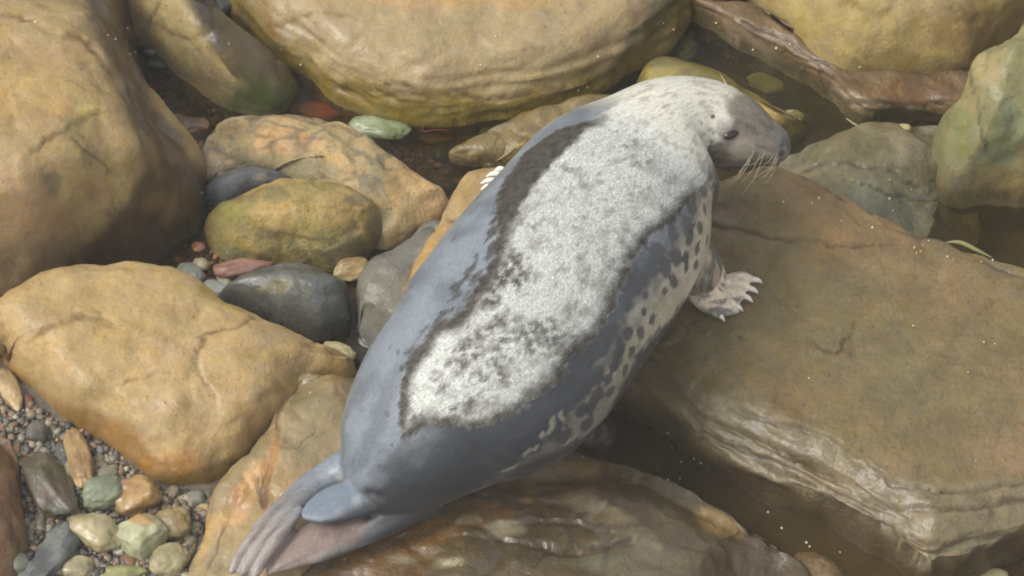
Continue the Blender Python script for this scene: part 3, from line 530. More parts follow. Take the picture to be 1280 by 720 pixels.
FARF = [[(640,216),(630,213),(623,215)],[(636,221),(624,219),(613,221.5)],[(632,228),(618,227),(606,230.5)],[(630,233),(616,234.5),(606,238)]]
for f in FARF: PARTS.append(loft([(f[0][0],f[0][1],zt+.014,5,.9),(f[1][0],f[1][1],zt+.012,4.5,.9),(f[1][0]-4,f[1][1]+.6,zt+.009,3,.9)], 16, .004))
bm_v, bm_f, off = [], [], 0
for V, Q, T, fr in PARTS:
    bm_v.append(V); bm_f += [tuple(q) for q in (Q+off).tolist()]+[tuple(q) for q in (T+off).tolist()]; off += len(V)
tmp = bpy.data.meshes.new('seal_raw'); tmp.from_pydata(np.concatenate(bm_v).tolist(), [], bm_f); tmp.update()
to = bpy.data.objects.new('seal_raw', tmp); COL.objects.link(to)
md = to.modifiers.new('remesh', 'REMESH'); md.mode = 'VOXEL'; md.voxel_size = .0044
sm = to.modifiers.new('smooth', 'SMOOTH'); sm.factor = .5; sm.iterations = 3
dg = bpy.context.evaluated_depsgraph_get(); ev = to.evaluated_get(dg); em = ev.to_mesh()
SV = np.empty(len(em.vertices)*3, np.float32); em.vertices.foreach_get('co', SV); SV = SV.reshape(-1, 3).astype(float)
lt = np.empty(len(em.polygons), np.int32); em.polygons.foreach_get('loop_total', lt)
li = np.empty(len(em.loops), np.int32); em.loops.foreach_get('vertex_index', li)
assert (lt == 4).all(); SF = li.reshape(-1, 4)
ev.to_mesh_clear(); bpy.data.objects.remove(to); bpy.data.meshes.remove(tmp)

# --- position of every skin point along the spine (s, metres from the nose) and round it (th, 0 = top, + = right side)
fr = BODY[3]; sc_ = np.concatenate([[0], np.cumsum(np.linalg.norm(np.diff(fr['c'], axis=0), axis=1))]); SL = sc_[-1]-sc_
def body_coords(P):
    out_s = np.empty(len(P)); out_t = np.empty(len(P))
    C = fr['c'][::3]; 
    for i in range(0, len(P), 8000):
        p = P[i:i+8000]; k = np.argmin(((p[:, None]-C[None])**2).sum(2)/ (fr['a'][::3]**2)[None]**.5, axis=1)*3
        v = p-fr['c'][k]; out_s[i:i+8000] = SL[k]-(v*fr['t'][k]).sum(1)
        out_t[i:i+8000] = np.arctan2((v*fr['r'][k]).sum(1), (v*fr['u'][k]).sum(1))
    return out_s, out_t
ss, th = body_coords(SV)
BC = np.c_[ss, th*.21]                                       # unrolled skin, metres
bvh = BVHTree.FromPolygons(SV.tolist(), SF.tolist())
def hit(px, py):
    d = FWD+RGT*((px-640)/PPM/DIST)+UPV*((360-py)/PPM/DIST)
    r = bvh.ray_cast(Vector(EYE), Vector(d).normalized())
    return (np.array(r[0]), np.array(r[1])) if r[0] is not None else (None, None)
def on_skin(pts, dens=10, closed=True):
    Q = catmull([(a, b, 0) for a, b in pts], len(pts)*dens, closed)[:, :2]; out = []
    for a, b in Q:
        p, nn = hit(a, b)
        if p is not None: out.append(p)
    s, t = body_coords(np.array(out)); return np.c_[s, t*.21]
def sdist(poly):                                             # signed distance on the unrolled skin, inside positive
    d = segdist(BC, poly, np.roll(poly, -1, 0)); return np.where(inside(BC, poly), d, -d)
def spot(px, py, rx, ry, ang=0, ns=None):                    # soft mark on the skin round a hit point
    p, nn = hit(px, py)
    if p is None: return np.zeros(len(SV))
    s, t = body_coords(p[None]); q = BC-np.array([s[0], t[0]*.21])
    if ns is not None: q = q+ns*min(rx, ry)/PPM
    c, sn = math.cos(math.radians(ang)), math.sin(math.radians(ang))
    q = np.c_[q[:, 0]*c+q[:, 1]*sn, -q[:, 0]*sn+q[:, 1]*c]/np.array([rx, ry])*PPM
    near = np.linalg.norm(SV-p, axis=1) < max(rx, ry)/PPM*2.5
    return (1-sst(np.linalg.norm(q, axis=1), .6, 1.1))*near
def ball(px, py, r, soft=.5):
    p, nn = hit(px, py)
    if p is None: return np.zeros(len(SV))
    return 1-sst(np.linalg.norm(SV-p, axis=1), r/PPM*soft, r/PPM)
# --- face relief
def bump_at(px, py, r, h):
    global SV
    p, nn = hit(px, py)
    if p is None: return
    d = np.linalg.norm(SV-p, axis=1)/r
    SV = SV+nn*(h*np.exp(-d*d))[:, None]
bump_at(463, 617, .012, -.008); bump_at(474, 622, .012, -.006); bump_at(449, 617, .014, .004); bump_at(914, 169, .020, -.006); bump_at(916, 152, .022, .005); bump_at(905, 176, .012, .002)
bump_at(958, 194, .022, .006); bump_at(940, 165, .03, -.003); bump_at(979, 183, .006, -.005); bump_at(958, 212, .02, .003)
SN = vnormals(SV, SF)
n_s = fbm(np.c_[BC, SV[:, 2]*0], 9, 3, 51); n_m = fbm(np.c_[BC*np.array([1, 1.3]), BC[:, 0]*0], 28, 3, 52); n_f = fbm(SV, 75, 3, 53)
n_st = fbm(np.c_[BC*np.array([1, 2.0]), BC[:, 0]*0], 16, 3, 54); wp = np.stack([fbm(SV, 14, 3, 55), fbm(SV, 14, 3, 56)], -1)
col = mix(np.broadcast_to(lin(116, 123, 130), SV.shape), lin(92, 99, 106), sst(n_s, -.3, .5))
col = mix(col, lin(46, 48, 52), sst(th+.25*n_s+.30*sst(ss, .8, 1.1), .50, 1.10)*.95)                               # darker slate right side, its shade painted into the coat
col = mix(col, lin(150, 146, 138), sst(np.abs(th), 2.0, 2.5))                                  # pale belly
FLANK = on_skin([(872,240),(889,235),(888,300),(882,335),(848,388),(800,440),(775,488),(748,532),(700,562),(640,588),(566,628),(620,600),(690,535),(735,478),(765,425),(800,362),(832,312),(852,275)])
fd = sdist(FLANK); fm = sst(fd+.02*n_m, -.012, .018)
creamy = mix(np.broadcast_to(lin(182, 172, 148), SV.shape), lin(200, 192, 172), sst(n_s, -.3, .4))
rear = sst(ss, .70, 1.12)
n_b = fbm(np.c_[BC*np.array([.75, 1.25]), BC[:, 0]*0], 34, 3, 57)
col = mix(col, creamy, fm*.9*(1-.85*rear)*sst(th+.2*n_st, .75, 1.45))
dist_n = 1+.45*n_b+.35*n_f                                     # ragged blotch borders
for bx, by, br in ((841,292,9),(841,283,6),(822,315,15),(844,321,14),(816,336,13),(831,334,13),(857,322,8),(858,334,6),(805,351,7),(842,351,10),(831,364,6),(807,370,5),(805,390,7),(815,399,8),(766,416,11),(784,418,10),(801,416,9),(776,434,10),(859,281,12),(865,258,13),(866,243,10),(880,238,9),(862,298,9),(853,252,8),(872,312,9),(870,330,8),
        (753,437,13),(773,444,13),(767,457,9),(782,463,8),(747,470,15),(730,483,13),(747,493,12),(713,503,12),(727,513,12),(763,490,8),(733,530,11),(700,517,14),(683,513,14),(693,535,14),(660,540,18),(640,560,18),(665,560,14),(720,495,10),(790,440,7),(760,475,8),(738,510,10),(610,580,16),(705,545,12),(881,262,8),(876,285,8),(884,300,6)):
    p_, nn_ = hit(bx, by)
    if p_ is None: continue
    col = mix(col, lin(58, 60, 65), .88*(1-sst(np.linalg.norm(SV-p_, axis=1)*PPM/br*dist_n, .75, 1.15)))
OUTER = on_skin([(738,149),(700,160),(662,186),(636,218),(622,250),(622,290),(612,330),(590,362),(573,392),(543,406),(520,440),(503,480),(505,545),(530,531),(560,530),(605,531),(660,506),(700,477),(716,446),(742,425),(766,390),(783,350),(798,318),(820,290),(850,266),(873,238),(885,215),(880,175),(868,140),(850,112),(820,108),(780,125)])
od = sdist(OUTER)+.007*n_m+.007*n_f
neck = 1-sst(ss+.03*n_s, .36, .46)                             # head and neck: short pale coat
headm = 1-sst(ss, .30, .36)
white = mix(np.broadcast_to(lin(198, 199, 192), SV.shape), lin(170, 169, 162), sst(n_m+.5*n_s+.5*n_f, -.1, .6))
pm = sst(od, -.002, .004)
DARK = on_skin([(742,149),(700,160),(662,186),(636,218),(621,252),(626,290),(644,272),(662,240),(690,206),(716,180)])
dk = np.maximum(sst(sdist(DARK)+.006*n_f, -.006, .006), (1-sst(od-.014*n_m-.010*n_f+.012*sst(th, 0, .4), .016, .048))*(1-neck)*pm)
for m_ in ((628,345,26,34),(640,320,16,24),(598,425,46,16),(645,428,40,20),(575,508,30,12),(612,470,14,18),(556,484,9,5),(550,468,8,5),(700,425,18,40),(520,520,14,22),(663,430,30,14)):
    dk = np.maximum(dk, (.95 if m_[1] < 400 else .8)*spot(*m_, 0, wp)*sst(n_f+.5*n_m, -.45, .35))
dk = np.maximum(dk, .36*sst(n_f*.9+.5*n_m+.3*n_s, .40, .8))
rimc = mix(np.broadcast_to(lin(86, 79, 70), SV.shape), lin(60, 56, 50), sst(n_f, -.2, .4))
FLK = on_skin([(622,255),(602,300),(575,345),(538,402),(500,452),(510,460),(552,412),(592,368),(614,326),(628,290)])
flk = sst(sdist(FLK)+.012*n_m, -.004, .004)*sst(n_m+.6*n_f, .05, .2)
fl2 = fbm(np.c_[BC*np.array([.45, 1.2]), BC[:, 0]*0], 60, 2, 58)
flk = sst(sdist(FLK)+.012*n_m, -.004, .004)*sst(fl2, .05, .25)
col = col*(1-pm[:, None])+(white*(1-dk[:, None])+rimc*dk[:, None])*pm[:, None]
col = mix(col, lin(80, 76, 72), flk*.9)
# pale shoulder and head, then the grey face
hd = (1-sst(ss+.02*n_s, .30, .42))*(1-sst(th+.25*n_m, .95, 1.35))
col = mix(col, lin(204, 200, 184), hd*.9); col = mix(col, lin(150, 142, 126), hd*.7*sst(n_m+.4*n_f, .12, .5))
sh = (1-sst(ss, .26, .40))*sst(th+.3*n_m, .85, 1.2); col = mix(col, lin(104, 98, 90), sh*.75*sst(n_st+.4*n_m, -.35, .25))
face = 1-sst(ss+.018*n_s+.016*np.cos(th)-.03*sst(th, .9, 1.7), .150, .172)
fc = mix(np.broadcast_to(lin(120, 110, 97), SV.shape), lin(94, 85, 74), sst(n_s+.7*n_m+.4*n_f, -.2, .5)); fc = mix(fc, lin(74, 64, 56), .8*(1-sst(np.linalg.norm(SV-hit(914, 169)[0], axis=1), .012, .028)))
col = col*(1-face[:, None])+fc*face[:, None]
col = mix(col, lin(166, 160, 150), .75*ball(905, 157, 14)); col = mix(col, lin(156, 146, 132), .55*ball(928, 188, 22)); col = mix(col, lin(88, 76, 64), .7*ball(899, 198, 24)*sst(.7+n_m, 0, .8))
col = mix(col, lin(96, 92, 88), .8*ball(978, 172, 20)); col = mix(col, lin(62, 60, 60), .9*ball(983, 178, 11)); col = mix(col, lin(40, 36, 34), .95*ball(977, 191, 6)); col = mix(col, lin(44, 38, 34), .9*ball(891, 146, 4))
for t_ in np.linspace(0, 1, 12): col = mix(col, lin(64, 56, 50), .5*ball(975-42*t_, 199+5*t_, 4))
for t_ in np.linspace(0, 1, 9): col = mix(col, lin(70, 62, 58), .35*ball(945+26*(t_*7 % 3)/3, 190+10*t_, 2.5))
for m_ in ((497,441,3,5),(487,436,3,3),(490,556,3,4),(500,561,3,3),(474,583,3,3),(484,588,3,3),(506,572,3,3),(497,595,2.5,3),(443,575,2,5),(449,577,2,5),(460,592,2,3),(484,517,2.5,6),(530,548,3,4),(547,562,3,4),(555,545,3,4),(520,575,3,3),(566,300,4,4),(567,565,3,3)):
    col = mix(col, lin(70, 72, 80), .75*spot(*m_))
for m_ in ((690,536,11,5),(660,565,10,3),(640,585,12,2.5),(720,545,10,3),(700,520,7,3)):
    col = mix(col, lin(150, 145, 130), .7*spot(*m_, 20, wp))
# flippers
def cap(fr_, r, lo=0, hi=1):
    C = fr_['c']; n = len(C); C = C[int(lo*n):max(int(hi*n), int(lo*n)+2)][::2]; d = np.full(len(SV), 9.)
    for c in C: d = np.minimum(d, np.linalg.norm(SV-c, axis=1))
    return 1-sst(d, r*.7, r)
hand = cap(FORE[3], .065, .5, 1); hcol = mix(np.broadcast_to(lin(222, 206, 182), SV.shape), lin(132, 124, 118), sst(fbm(SV, 40, 3, 60, (.6, 1.6, 1)), .1, .5))
col = col*(1-hand[:, None]*.95)+hcol*hand[:, None]*.95
arm = cap(FORE[3], .085, .15, .6)*(1-hand)*(1-sst(fd, -.01, .02)); col = col*(1-arm[:, None]*.8)+mix(np.broadcast_to(lin(176, 156, 132), SV.shape), lin(98, 94, 90), sst(fbm(SV, 36, 3, 61, (1.6, .6, .6)), -.2, .2))*arm[:, None]*.8
tm = cap(tl[3], .042, .3, 1)*sst(SV[:, 2], .222, .234); col = mix(col, lin(100, 111, 124), tm*.8)
def along(fr_, r):
    C = fr_['c'][::2]; d = np.full(len(SV), 9.); f_ = np.zeros(len(SV))
    for i, c in enumerate(C):
        q = np.linalg.norm(SV-c, axis=1); m = q < d; d[m] = q[m]; f_[m] = i/len(C)
    return (1-sst(d, r*.8, r))*sst(f_+.12*n_m, .25, .8)
toe = np.maximum(along(hl[3], .06), along(hr[3], .055)*.9); tst = fbm(SV@np.array([[.8, -.75, 0], [.6, 1, 0], [0, 0, 1]]).T*np.array([1, .12, 1]), 60, 2, 66); col = mix(col, lin(150, 138, 128), toe*.85); col = mix(col, lin(104, 92, 86), toe*.6*sst(tst, .0, .45))
col = mix(col, lin(132, 106, 96), .42*cap(hr[3], .045, .45, .9)*sst(SN[:, 2], .3, .8)); col = mix(col, lin(150, 136, 128), .35*ball(440, 650, 16))
col = mix(col, lin(66, 62, 60), .7*ball(466, 626, 9)); col = mix(col, lin(168, 160, 144), .5*ball(424, 598, 5))  # dark spot paints the shade in the crease beside the tail

def seal_mat(name, rough, sheen):
    m, ns, ls, b = new_mat(name)
    ac = node(ns, 'ShaderNodeAttribute', attribute_name='Col'); geo = ns.new('ShaderNodeNewGeometry')
    nz = node(ns, 'ShaderNodeTexNoise', Scale=160.0, Detail=5.0); ls.new(geo.outputs['Position'], nz.inputs['Vector'])
    mr = ns.new('ShaderNodeMapRange'); mr.inputs[1].default_value = .3; mr.inputs[2].default_value = .7; mr.inputs[3].default_value = .86; mr.inputs[4].default_value = 1.14
    ls.new(nz.outputs['Fac'], mr.inputs[0]); hs = ns.new('ShaderNodeHueSaturation'); ls.new(ac.outputs['Color'], hs.inputs['Color']); ls.new(mr.outputs[0], hs.inputs['Value'])
    uv = node(ns, 'ShaderNodeAttribute', attribute_name='Lie'); mp = ns.new('ShaderNodeVectorMath'); mp.operation = 'MULTIPLY'; mp.inputs[1].default_value = (.16, 1, 1); ls.new(uv.outputs['Vector'], mp.inputs[0])
    hz = node(ns, 'ShaderNodeTexNoise', Scale=330.0, Detail=4.0); ls.new(mp.outputs[0], hz.inputs['Vector'])
    m2 = ns.new('ShaderNodeMapRange'); m2.inputs[1].default_value = .3; m2.inputs[2].default_value = .7; m2.inputs[3].default_value = .80; m2.inputs[4].default_value = 1.2; ls.new(hz.outputs['Fac'], m2.inputs[0])
    mm = ns.new('ShaderNodeMath'); mm.operation = 'MULTIPLY'; ls.new(mr.outputs[0], mm.inputs[0]); ls.new(m2.outputs[0], mm.inputs[1]); ls.new(mm.outputs[0], hs.inputs['Value'])
    ls.new(hs.outputs[0], b.inputs['Base Color']); b.inputs['Roughness'].default_value = rough; b.inputs['Sheen Weight'].default_value = sheen; b.inputs['Sheen Roughness'].default_value = .4
    bp = ns.new('ShaderNodeBump'); bp.inputs['Strength'].default_value = .3; bp.inputs['Distance'].default_value = .002; ls.new(hz.outputs['Fac'], bp.inputs['Height']); ls.new(bp.outputs[0], b.inputs['Normal'])
    return m
M_SKIN = seal_mat('sleek_seal_coat', .36, .05); M_FUR = seal_mat('old_seal_fur', .8, .05)
def plain(name, c, rough, spec=.5):
    m, ns, ls, b = new_mat(name); nz = node(ns, 'ShaderNodeTexNoise', Scale=90.0, Detail=3.0)
    mr = ns.new('ShaderNodeMixRGB'); mr.inputs[1].default_value = (*(lin(*c)*.8), 1); mr.inputs[2].default_value = (*np.minimum(lin(*c)*1.15, 1), 1)
    ls.new(nz.outputs['Fac'], mr.inputs[0]); ls.new(mr.outputs[0], b.inputs['Base Color']); b.inputs['Roughness'].default_value = rough; b.inputs['Specular IOR Level'].default_value = spec
    return m
M_EYE = plain('seal_eye', (40, 30, 24), .1, .5); M_CLAW = plain('seal_claw', (206, 198, 184), .4); M_WHISK = plain('whisker', (184, 172, 142), .5); M_CLAWW = plain('pale_claw', (232, 226, 216), .4)
root = bpy.data.objects.new('grey_seal', None); COL.objects.link(root); root.location = at(640, 470, .2); root.empty_display_size = .1
tag(root, 'moulting grey seal lying across the rocks, pale shaggy back patch and sleek blue grey hindquarters', 'seal')
body = make_mesh('body', SV, SF, M_SKIN, None, col, None, loc=root.location[:]); adopt(body, root)
la = body.data.attributes.new('Lie', 'FLOAT_VECTOR', 'POINT'); la.data.foreach_set('vector', np.c_[BC, SV[:, 2]*.3].astype(np.float32).ravel())
def tube(name, pts, rad, mat, seg=8, n=12, parent=root, label=None):
    S = catmull(np.c_[np.array(pts), np.array(rad)], n, False); c = S[:, :3]; t = np.gradient(c, axis=0); t /= np.linalg.norm(t, axis=1)[:, None]
    r = np.cross(t, (0.01, .02, 1)); r /= np.linalg.norm(r, axis=1)[:, None]; u = np.cross(r, t); ph = np.linspace(0, 2*math.pi, seg, endpoint=False)
    V = c[:, None]+(r[:, None]*np.cos(ph)[None, :, None]+u[:, None]*np.sin(ph)[None, :, None])*S[:, 3][:, None, None]
    idx = np.arange(n*seg).reshape(n, seg); nx = np.roll(idx, -1, 1); Q = np.stack([idx[:-1], nx[:-1], nx[1:], idx[1:]], -1).reshape(-1, 4)
    Q = np.concatenate([Q, [[0, 1, 2, 3][::-1], list(idx[-1][:4])]]) if seg == 4 else Q
    o = make_mesh(name, V.reshape(-1, 3), Q, mat, None, loc=parent.location[:]); adopt(o, parent)
    if label: o['label'] = label
    return o
for f in FINGERS:
    a, b_ = at(*f[2], zs+.013), at(*f[3], zs+.004); m_ = (a+b_)/2+np.array([0, 0, .005]); a = a-(b_-a)*.25
    tube('claw', [a, m_, b_], [.0066, .0052, .0008], M_CLAWW)
for f in FARF:
    a, b_ = at(f[1][0]-3, f[1][1]-1, zt+.02), at(f[2][0]-5, f[2][1]-1, zt+.012); a = a-(b_-a)*.2
    tube('claw', [a, (a+b_)/2+np.array([0, 0, .005]), b_], [.0064, .0058, .0016], M_CLAWW)
# eye: dark almond sunk in the socket
p, nn = hit(914, 169); v, f = ICO[3]
ex_ = RGT*.88+UPV*.36; ex_ = ex_-nn*(ex_@nn); ex_ /= np.linalg.norm(ex_); ey_ = np.cross(nn, ex_)
vv = v*np.array([.0190, .0095, .0065]); vv[:, 1] *= 1-.25*(v[:, 0])**2
eye = make_mesh('eye', vv[:, :1]*ex_+vv[:, 1:2]*ey_+vv[:, 2:]*nn+p-nn*.005, f, M_EYE, None, loc=root.location[:]); adopt(eye, root)
bvh = BVHTree.FromPolygons(SV.tolist(), SF.tolist())
for i in range(15):                                          # whiskers fall from the right side of the muzzle
    px = 936+rng.uniform(0, 40); py = 186+rng.uniform(0, 18)-abs(px-955)*.12
    p, nn = hit(px, py)
    if p is None: continue
    ln = rng.uniform(.5, 1.1); dv = RGT*-rng.uniform(.45, .95)-UPV*rng.uniform(.75, .95)-FWD*rng.uniform(.0, .3); dv /= np.linalg.norm(dv); ex2 = p+dv*.095*ln
    mid = p+(ex2-p)*.45+(nn*.5-UPV*.4)*.012*ln
    tube('whisker', [p-nn*.004, mid, ex2], [.00048, .00045, .00025], M_WHISK, 5, 9)
for px, py in ((912, 115),):
    p, nn = hit(px, py+4); 
    if p is not None: tube('whisker', [p-nn*.004, p+UPV*.025-RGT*.008, p+UPV*.045-RGT*.02], [.0014, .0011, .0005], M_WHISK, 5, 8)
# shaggy moulting coat: short blades of old fur lying towards the tail
tri = np.concatenate([SF[:, [0, 1, 2]], SF[:, [0, 2, 3]]])
wgt = np.maximum(pm*(1-.98*sst(neck, .2, .9)), flk*.9)
tw = wgt[tri].mean(1)*np.linalg.norm(np.cross(SV[tri[:, 1]]-SV[tri[:, 0]], SV[tri[:, 2]]-SV[tri[:, 0]]), axis=1); tw *= (SN[tri[:, 0]]@-FWD > -.35)
NB = 70000; pick = rng.choice(len(tri), NB, p=tw/tw.sum()); bary = rng.dirichlet((1, 1, 1), NB)
P = (SV[tri[pick]]*bary[..., None]).sum(1); Nf = SN[tri[pick, 0]]; Cf = (col[tri[pick]]*bary[..., None]).sum(1); dkf = dk[tri[pick, 0]]
kk = np.argmin(((P[:, None, :2]-fr['c'][None, ::6, :2])**2).sum(2), axis=1)*6; tdir = -fr['t'][kk]
tdir = tdir-Nf*(tdir*Nf).sum(1)[:, None]; tdir /= np.linalg.norm(tdir, axis=1)[:, None]; side = np.cross(Nf, tdir)
sw = fbm(P, 12, 2, 71)*.55+rng.normal(0, .28, NB); tdir = tdir*np.cos(sw)[:, None]+side*np.sin(sw)[:, None]; side = np.cross(Nf, tdir)
Lf = (rng.uniform(.007, .0135, NB)*(1+.25*dkf)*(1-.35*(neck[tri[pick, 0]])))[:, None]; wf = rng.uniform(.0006, .0011, NB)[:, None]; lift = rng.uniform(.05, .26, NB)[:, None]
b0 = P-Nf*.0008; mid = b0+tdir*Lf*.55+Nf*Lf*lift*.75; tip = b0+tdir*Lf+Nf*Lf*lift*.8
FV = np.stack([b0-side*wf, b0+side*wf, mid+side*wf*.7+Nf*.0003, mid-side*wf*.7+Nf*.0003, tip], 1).reshape(-1, 3)
k5 = np.arange(NB)*5; FF = np.concatenate([np.stack([k5, k5+1, k5+2], -1), np.stack([k5, k5+2, k5+3], -1), np.stack([k5+3, k5+2, k5+4], -1)])
gj = np.clip(1+rng.normal(0, .2, NB), .45, 1.5)[:, None]
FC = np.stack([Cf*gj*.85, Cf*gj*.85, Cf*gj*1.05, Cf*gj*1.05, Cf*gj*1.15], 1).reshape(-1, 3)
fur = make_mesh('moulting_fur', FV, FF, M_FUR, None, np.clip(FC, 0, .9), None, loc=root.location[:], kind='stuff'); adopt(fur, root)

# ------------------------------------------------------------------ pebbles
def pebble_mesh(L, W, H, seed, ang=0.0, sub=3, lump=.16):
    v, f = ICO[sub]; v = v.copy(); r = np.random.default_rng(seed)
    ex = r.uniform(.75, 1.0); v = np.sign(v)*np.abs(v)**ex
    for k in range(int(ang)):                                 # worn flat faces
        n = r.normal(size=3); n /= np.linalg.norm(n); d = v@n; c = r.uniform(.52, .78)
        v = v-np.where(d > c, (d-c)*.88, 0)[:, None]*n
    v *= (1+lump*fbm(v, 1.1, 2, seed % 50)+.04*fbm(v, 3.5, 2, seed % 50+3))[:, None]
    return v*np.array([L, W, H]), f
def pebble_col(V, c, seed, c2=None):
    n = fbm(V*14, 1.0, 3, seed % 40); base = lin(*c); o = lin(*(c2 or [x*.86 for x in c]))
    return mix(np.broadcast_to(base, V.shape), o, sst(n, -.1, .5))*np.array([.93, .93, .83])
def pebble(label, px, py, L, W, rot, c, z=None, flat=.7, ang=0, seed=None, c2=None, group=None, wet=.3, name='pebble', mat=None, cat='pebble', tilt=0, sub=None):
    seed = seed if seed is not None else int(px*7+py*13)
    g = at(px, py, 0)[:2]; zb = bed_h(g[None])[0] if z is None else z
    a = math.radians(rot); dl = np.array([math.cos(a), -math.sin(a)/.788]); dw = np.array([-math.sin(a), -math.cos(a)/.788])
    l, w = L/PPM*np.linalg.norm(dl), W/PPM*np.linalg.norm(dw)*.94; h = min(l, w)*flat
    V, f = pebble_mesh(l, w, h, seed, ang, sub or (5 if max(L, W) > 18 else 3))
    yaw = math.atan2(dl[1], dl[0]); R = np.array([[math.cos(yaw), -math.sin(yaw), 0], [math.sin(yaw), math.cos(yaw), 0], [0, 0, 1]])
    if tilt: t = math.radians(tilt); V = V@np.array([[math.cos(t), 0, math.sin(t)], [0, 1, 0], [-math.sin(t), 0, math.cos(t)]]).T
    V = V@R.T; loc = at(px, py, zb+h*.55); 
    o = make_mesh(name, V+loc, f, mat or M_PEB, None, pebble_col(V, c, seed, c2), np.full(len(V), wet), loc=loc); return tag(o, label, cat, group)
pebble('long cream pebble lying tilted at the upper end of the shingle', 12, 486, 28, 12, 62, (186,160,118), flat=.8, c2=(160,134,92))
pebble('small dark red pebble beside the long cream pebble', 36, 502, 11, 6, 70, (128,72,62))
pebble('rounded dark grey pebble near the long cream pebble', 46, 541, 14, 11, 0, (104,102,98))
pebble('dark mossy lumpy stone beside the rusty rock', 62, 600, 46, 27, 66, (90,86,66), flat=.75, ang=5, c2=(108,92,84), name='stone', cat='stone', wet=.5, mat=M_WET)
pebble('long tan sausage shaped pebble standing beside the golden slab', 99, 574, 38, 15, 72, (170,138,90), flat=.9, c2=(150,112,66))
pebble('smooth green grey oval pebble touching the shiny ochre pebble', 129, 616, 25, 18, -24, (128,134,112), flat=.8)
pebble('shiny ochre pebble tucked under the golden slab', 171, 620, 29, 20, -12, (164,130,74), flat=.85, c2=(142,106,54), wet=.7, ang=3)
pebble('olive tan wedge shaped stone in the middle of the shingle', 116, 666, 36, 22, 22, (164,150,112), flat=.75, ang=4, c2=(136,122,84))
pebble('pale green angular stone with an orange brown broken side', 176, 666, 31, 27, 42, (168,168,136), flat=.85, ang=6, c2=(166,128,78))
pebble('brownish round stone beside the pale green angular stone', 217, 655, 21, 18, -20, (148,128,88), flat=.75, c2=(128,110,78))
pebble('pale olive round pebble below the brownish round stone', 212, 701, 23, 17, -10, (168,156,116), flat=.8, wet=.2)
pebble('pale flat oval pebble next to the striped dark slate', 97, 709, 19, 13, 0, (160,148,112), flat=.6)
pebble('grey oval pebble at the foot of the rusty rock', 21, 706, 15, 14, -30, (120,120,108), flat=.7)
pebble('striped dark slate stone in the lower shingle', 68, 693, 42, 22, -58, (84,88,92), flat=.7, ang=5, c2=(110,112,110), name='stone', cat='stone', mat=M_SLATE)
pebble('flat grey pebble lying on the striped dark slate', 42, 716, 20, 12, 0, (108,110,108), flat=.6)
pebble('small dark oval pebble beside the long tan sausage pebble', 78, 566, 12, 8, 78, (96,92,90))
pebble('slim pale pebble between mossy stone and tan sausage pebble', 87, 588, 16, 6, 74, (156,146,112))
pebble('flat grey pebble above the green grey oval pebble', 134, 592, 15, 9, -26, (130,124,106), flat=.6)
pebble('tiny bright white pebble beside the pale green angular stone', 148, 688, 7, 6, 0, (214,208,192))
pebble('slim dark pebble leaning on the golden slab', 126, 577, 13, 5, 58, (112,108,86))
pebble('yellow green flat pebble at the bottom of the shingle', 150, 716, 34, 8, -4, (150,146,92), flat=.7)
pebble('grey oblong pebble at the wet foot of the golden slab', 244, 623, 13, 8, 0, (124,124,112))
pebble('small orange pebble at the wet foot of the golden slab', 268, 628, 8, 6, 0, (172,112,74))
pebble('thin ochre stone chip pointing at the split rock', 262, 636, 22, 5, 4, (168,146,100), ang=3)
pebble('blue grey pebble beside the pale olive round pebble', 199, 688, 13, 6, -10, (132,138,136))
pebble('small reddish pebble under the pale green angular stone', 160, 701, 10, 7, 20, (150,100,72))
# between the mossy stone and the dark round stone
pebble('pinkish red angular stone between the yellow mossy and dark stones', 302, 333, 35, 14, -8, (158,112,98), z=.03, flat=.75, ang=5, c2=(146,104,92), name='stone', cat='stone')
pebble('pale banded barrel shaped pebble beside the dark round stone', 440, 337, 24, 13, -14, (186,164,112), z=.005, flat=.9, ang=2, c2=(160,130,78))
pebble('light grey pebble cluster stone by the pinkish red stone', 238, 344, 19, 13, 24, (142,144,138), z=.01)
pebble('cream pebble by the wet shingle under the huge boulder', 251, 331, 12, 8, 0, (176,166,130), z=.015)
pebble('pale blue grey pebble peeping over the golden slab', 270, 361, 18, 10, 10, (148,152,148), z=.02)
pebble('small white pebble beside the pale blue grey pebble', 281, 355, 10, 7, 0, (172,166,146), z=.025)
pebble('cream oval pebble in the puddle by the blue grey seal back', 424, 440, 22, 10, 18, (180,166,126), z=.03, flat=.8)
pebble('dark stone in the gap below the flat grey stone', 458, 452, 22, 14, 30, (52,46,38), z=-.01, name='stone', cat='stone')
pebble('orange pebble in the wet shingle under the huge boulder', 248, 310, 9, 7, 0, (164,104,44), z=-.01, wet=.7)
pebble('rusty pebble in the wet shingle nearest the golden slab', 224, 324, 8, 6, 0, (150,92,40), z=-.015, wet=.7)
# top left pool
pebble('rust banded flat stone in the pool by the pale veined stone', 239, 160, 27, 20, 8, (158,116,76), z=-.03, flat=.6, ang=5, c2=(128,104,84), wet=.6, name='stone', cat='stone', mat=M_WET)
pebble('dark brown sunken slab between the huge boulder and leaning stone', 218, 108, 36, 20, 20, (84,66,30), z=-.06, flat=.5, ang=4, name='stone', cat='stone', mat=M_WET)
pebble('black wet pebble jammed under the leaning stone', 196, 80, 16, 9, 10, (42,42,42), z=-.01, wet=.8)
pebble('charcoal pebble jammed behind the black wet pebble', 188, 63, 13, 9, 20, (62,60,58), z=.0, wet=.6)
pebble('brown chip lying in the pool beside the rust banded stone', 228, 134, 20, 8, -6, (98,78,40), z=-.04, flat=.5)
pebble('slim brown stone at the foot of the huge boulder', 250, 185, 14, 6, 100, (118,92,64), z=-.01)
pebble('dark blue grey stone at the top of the gap', 268, 8, 22, 16, 20, (70,76,80), z=.02, name='stone', cat='stone')
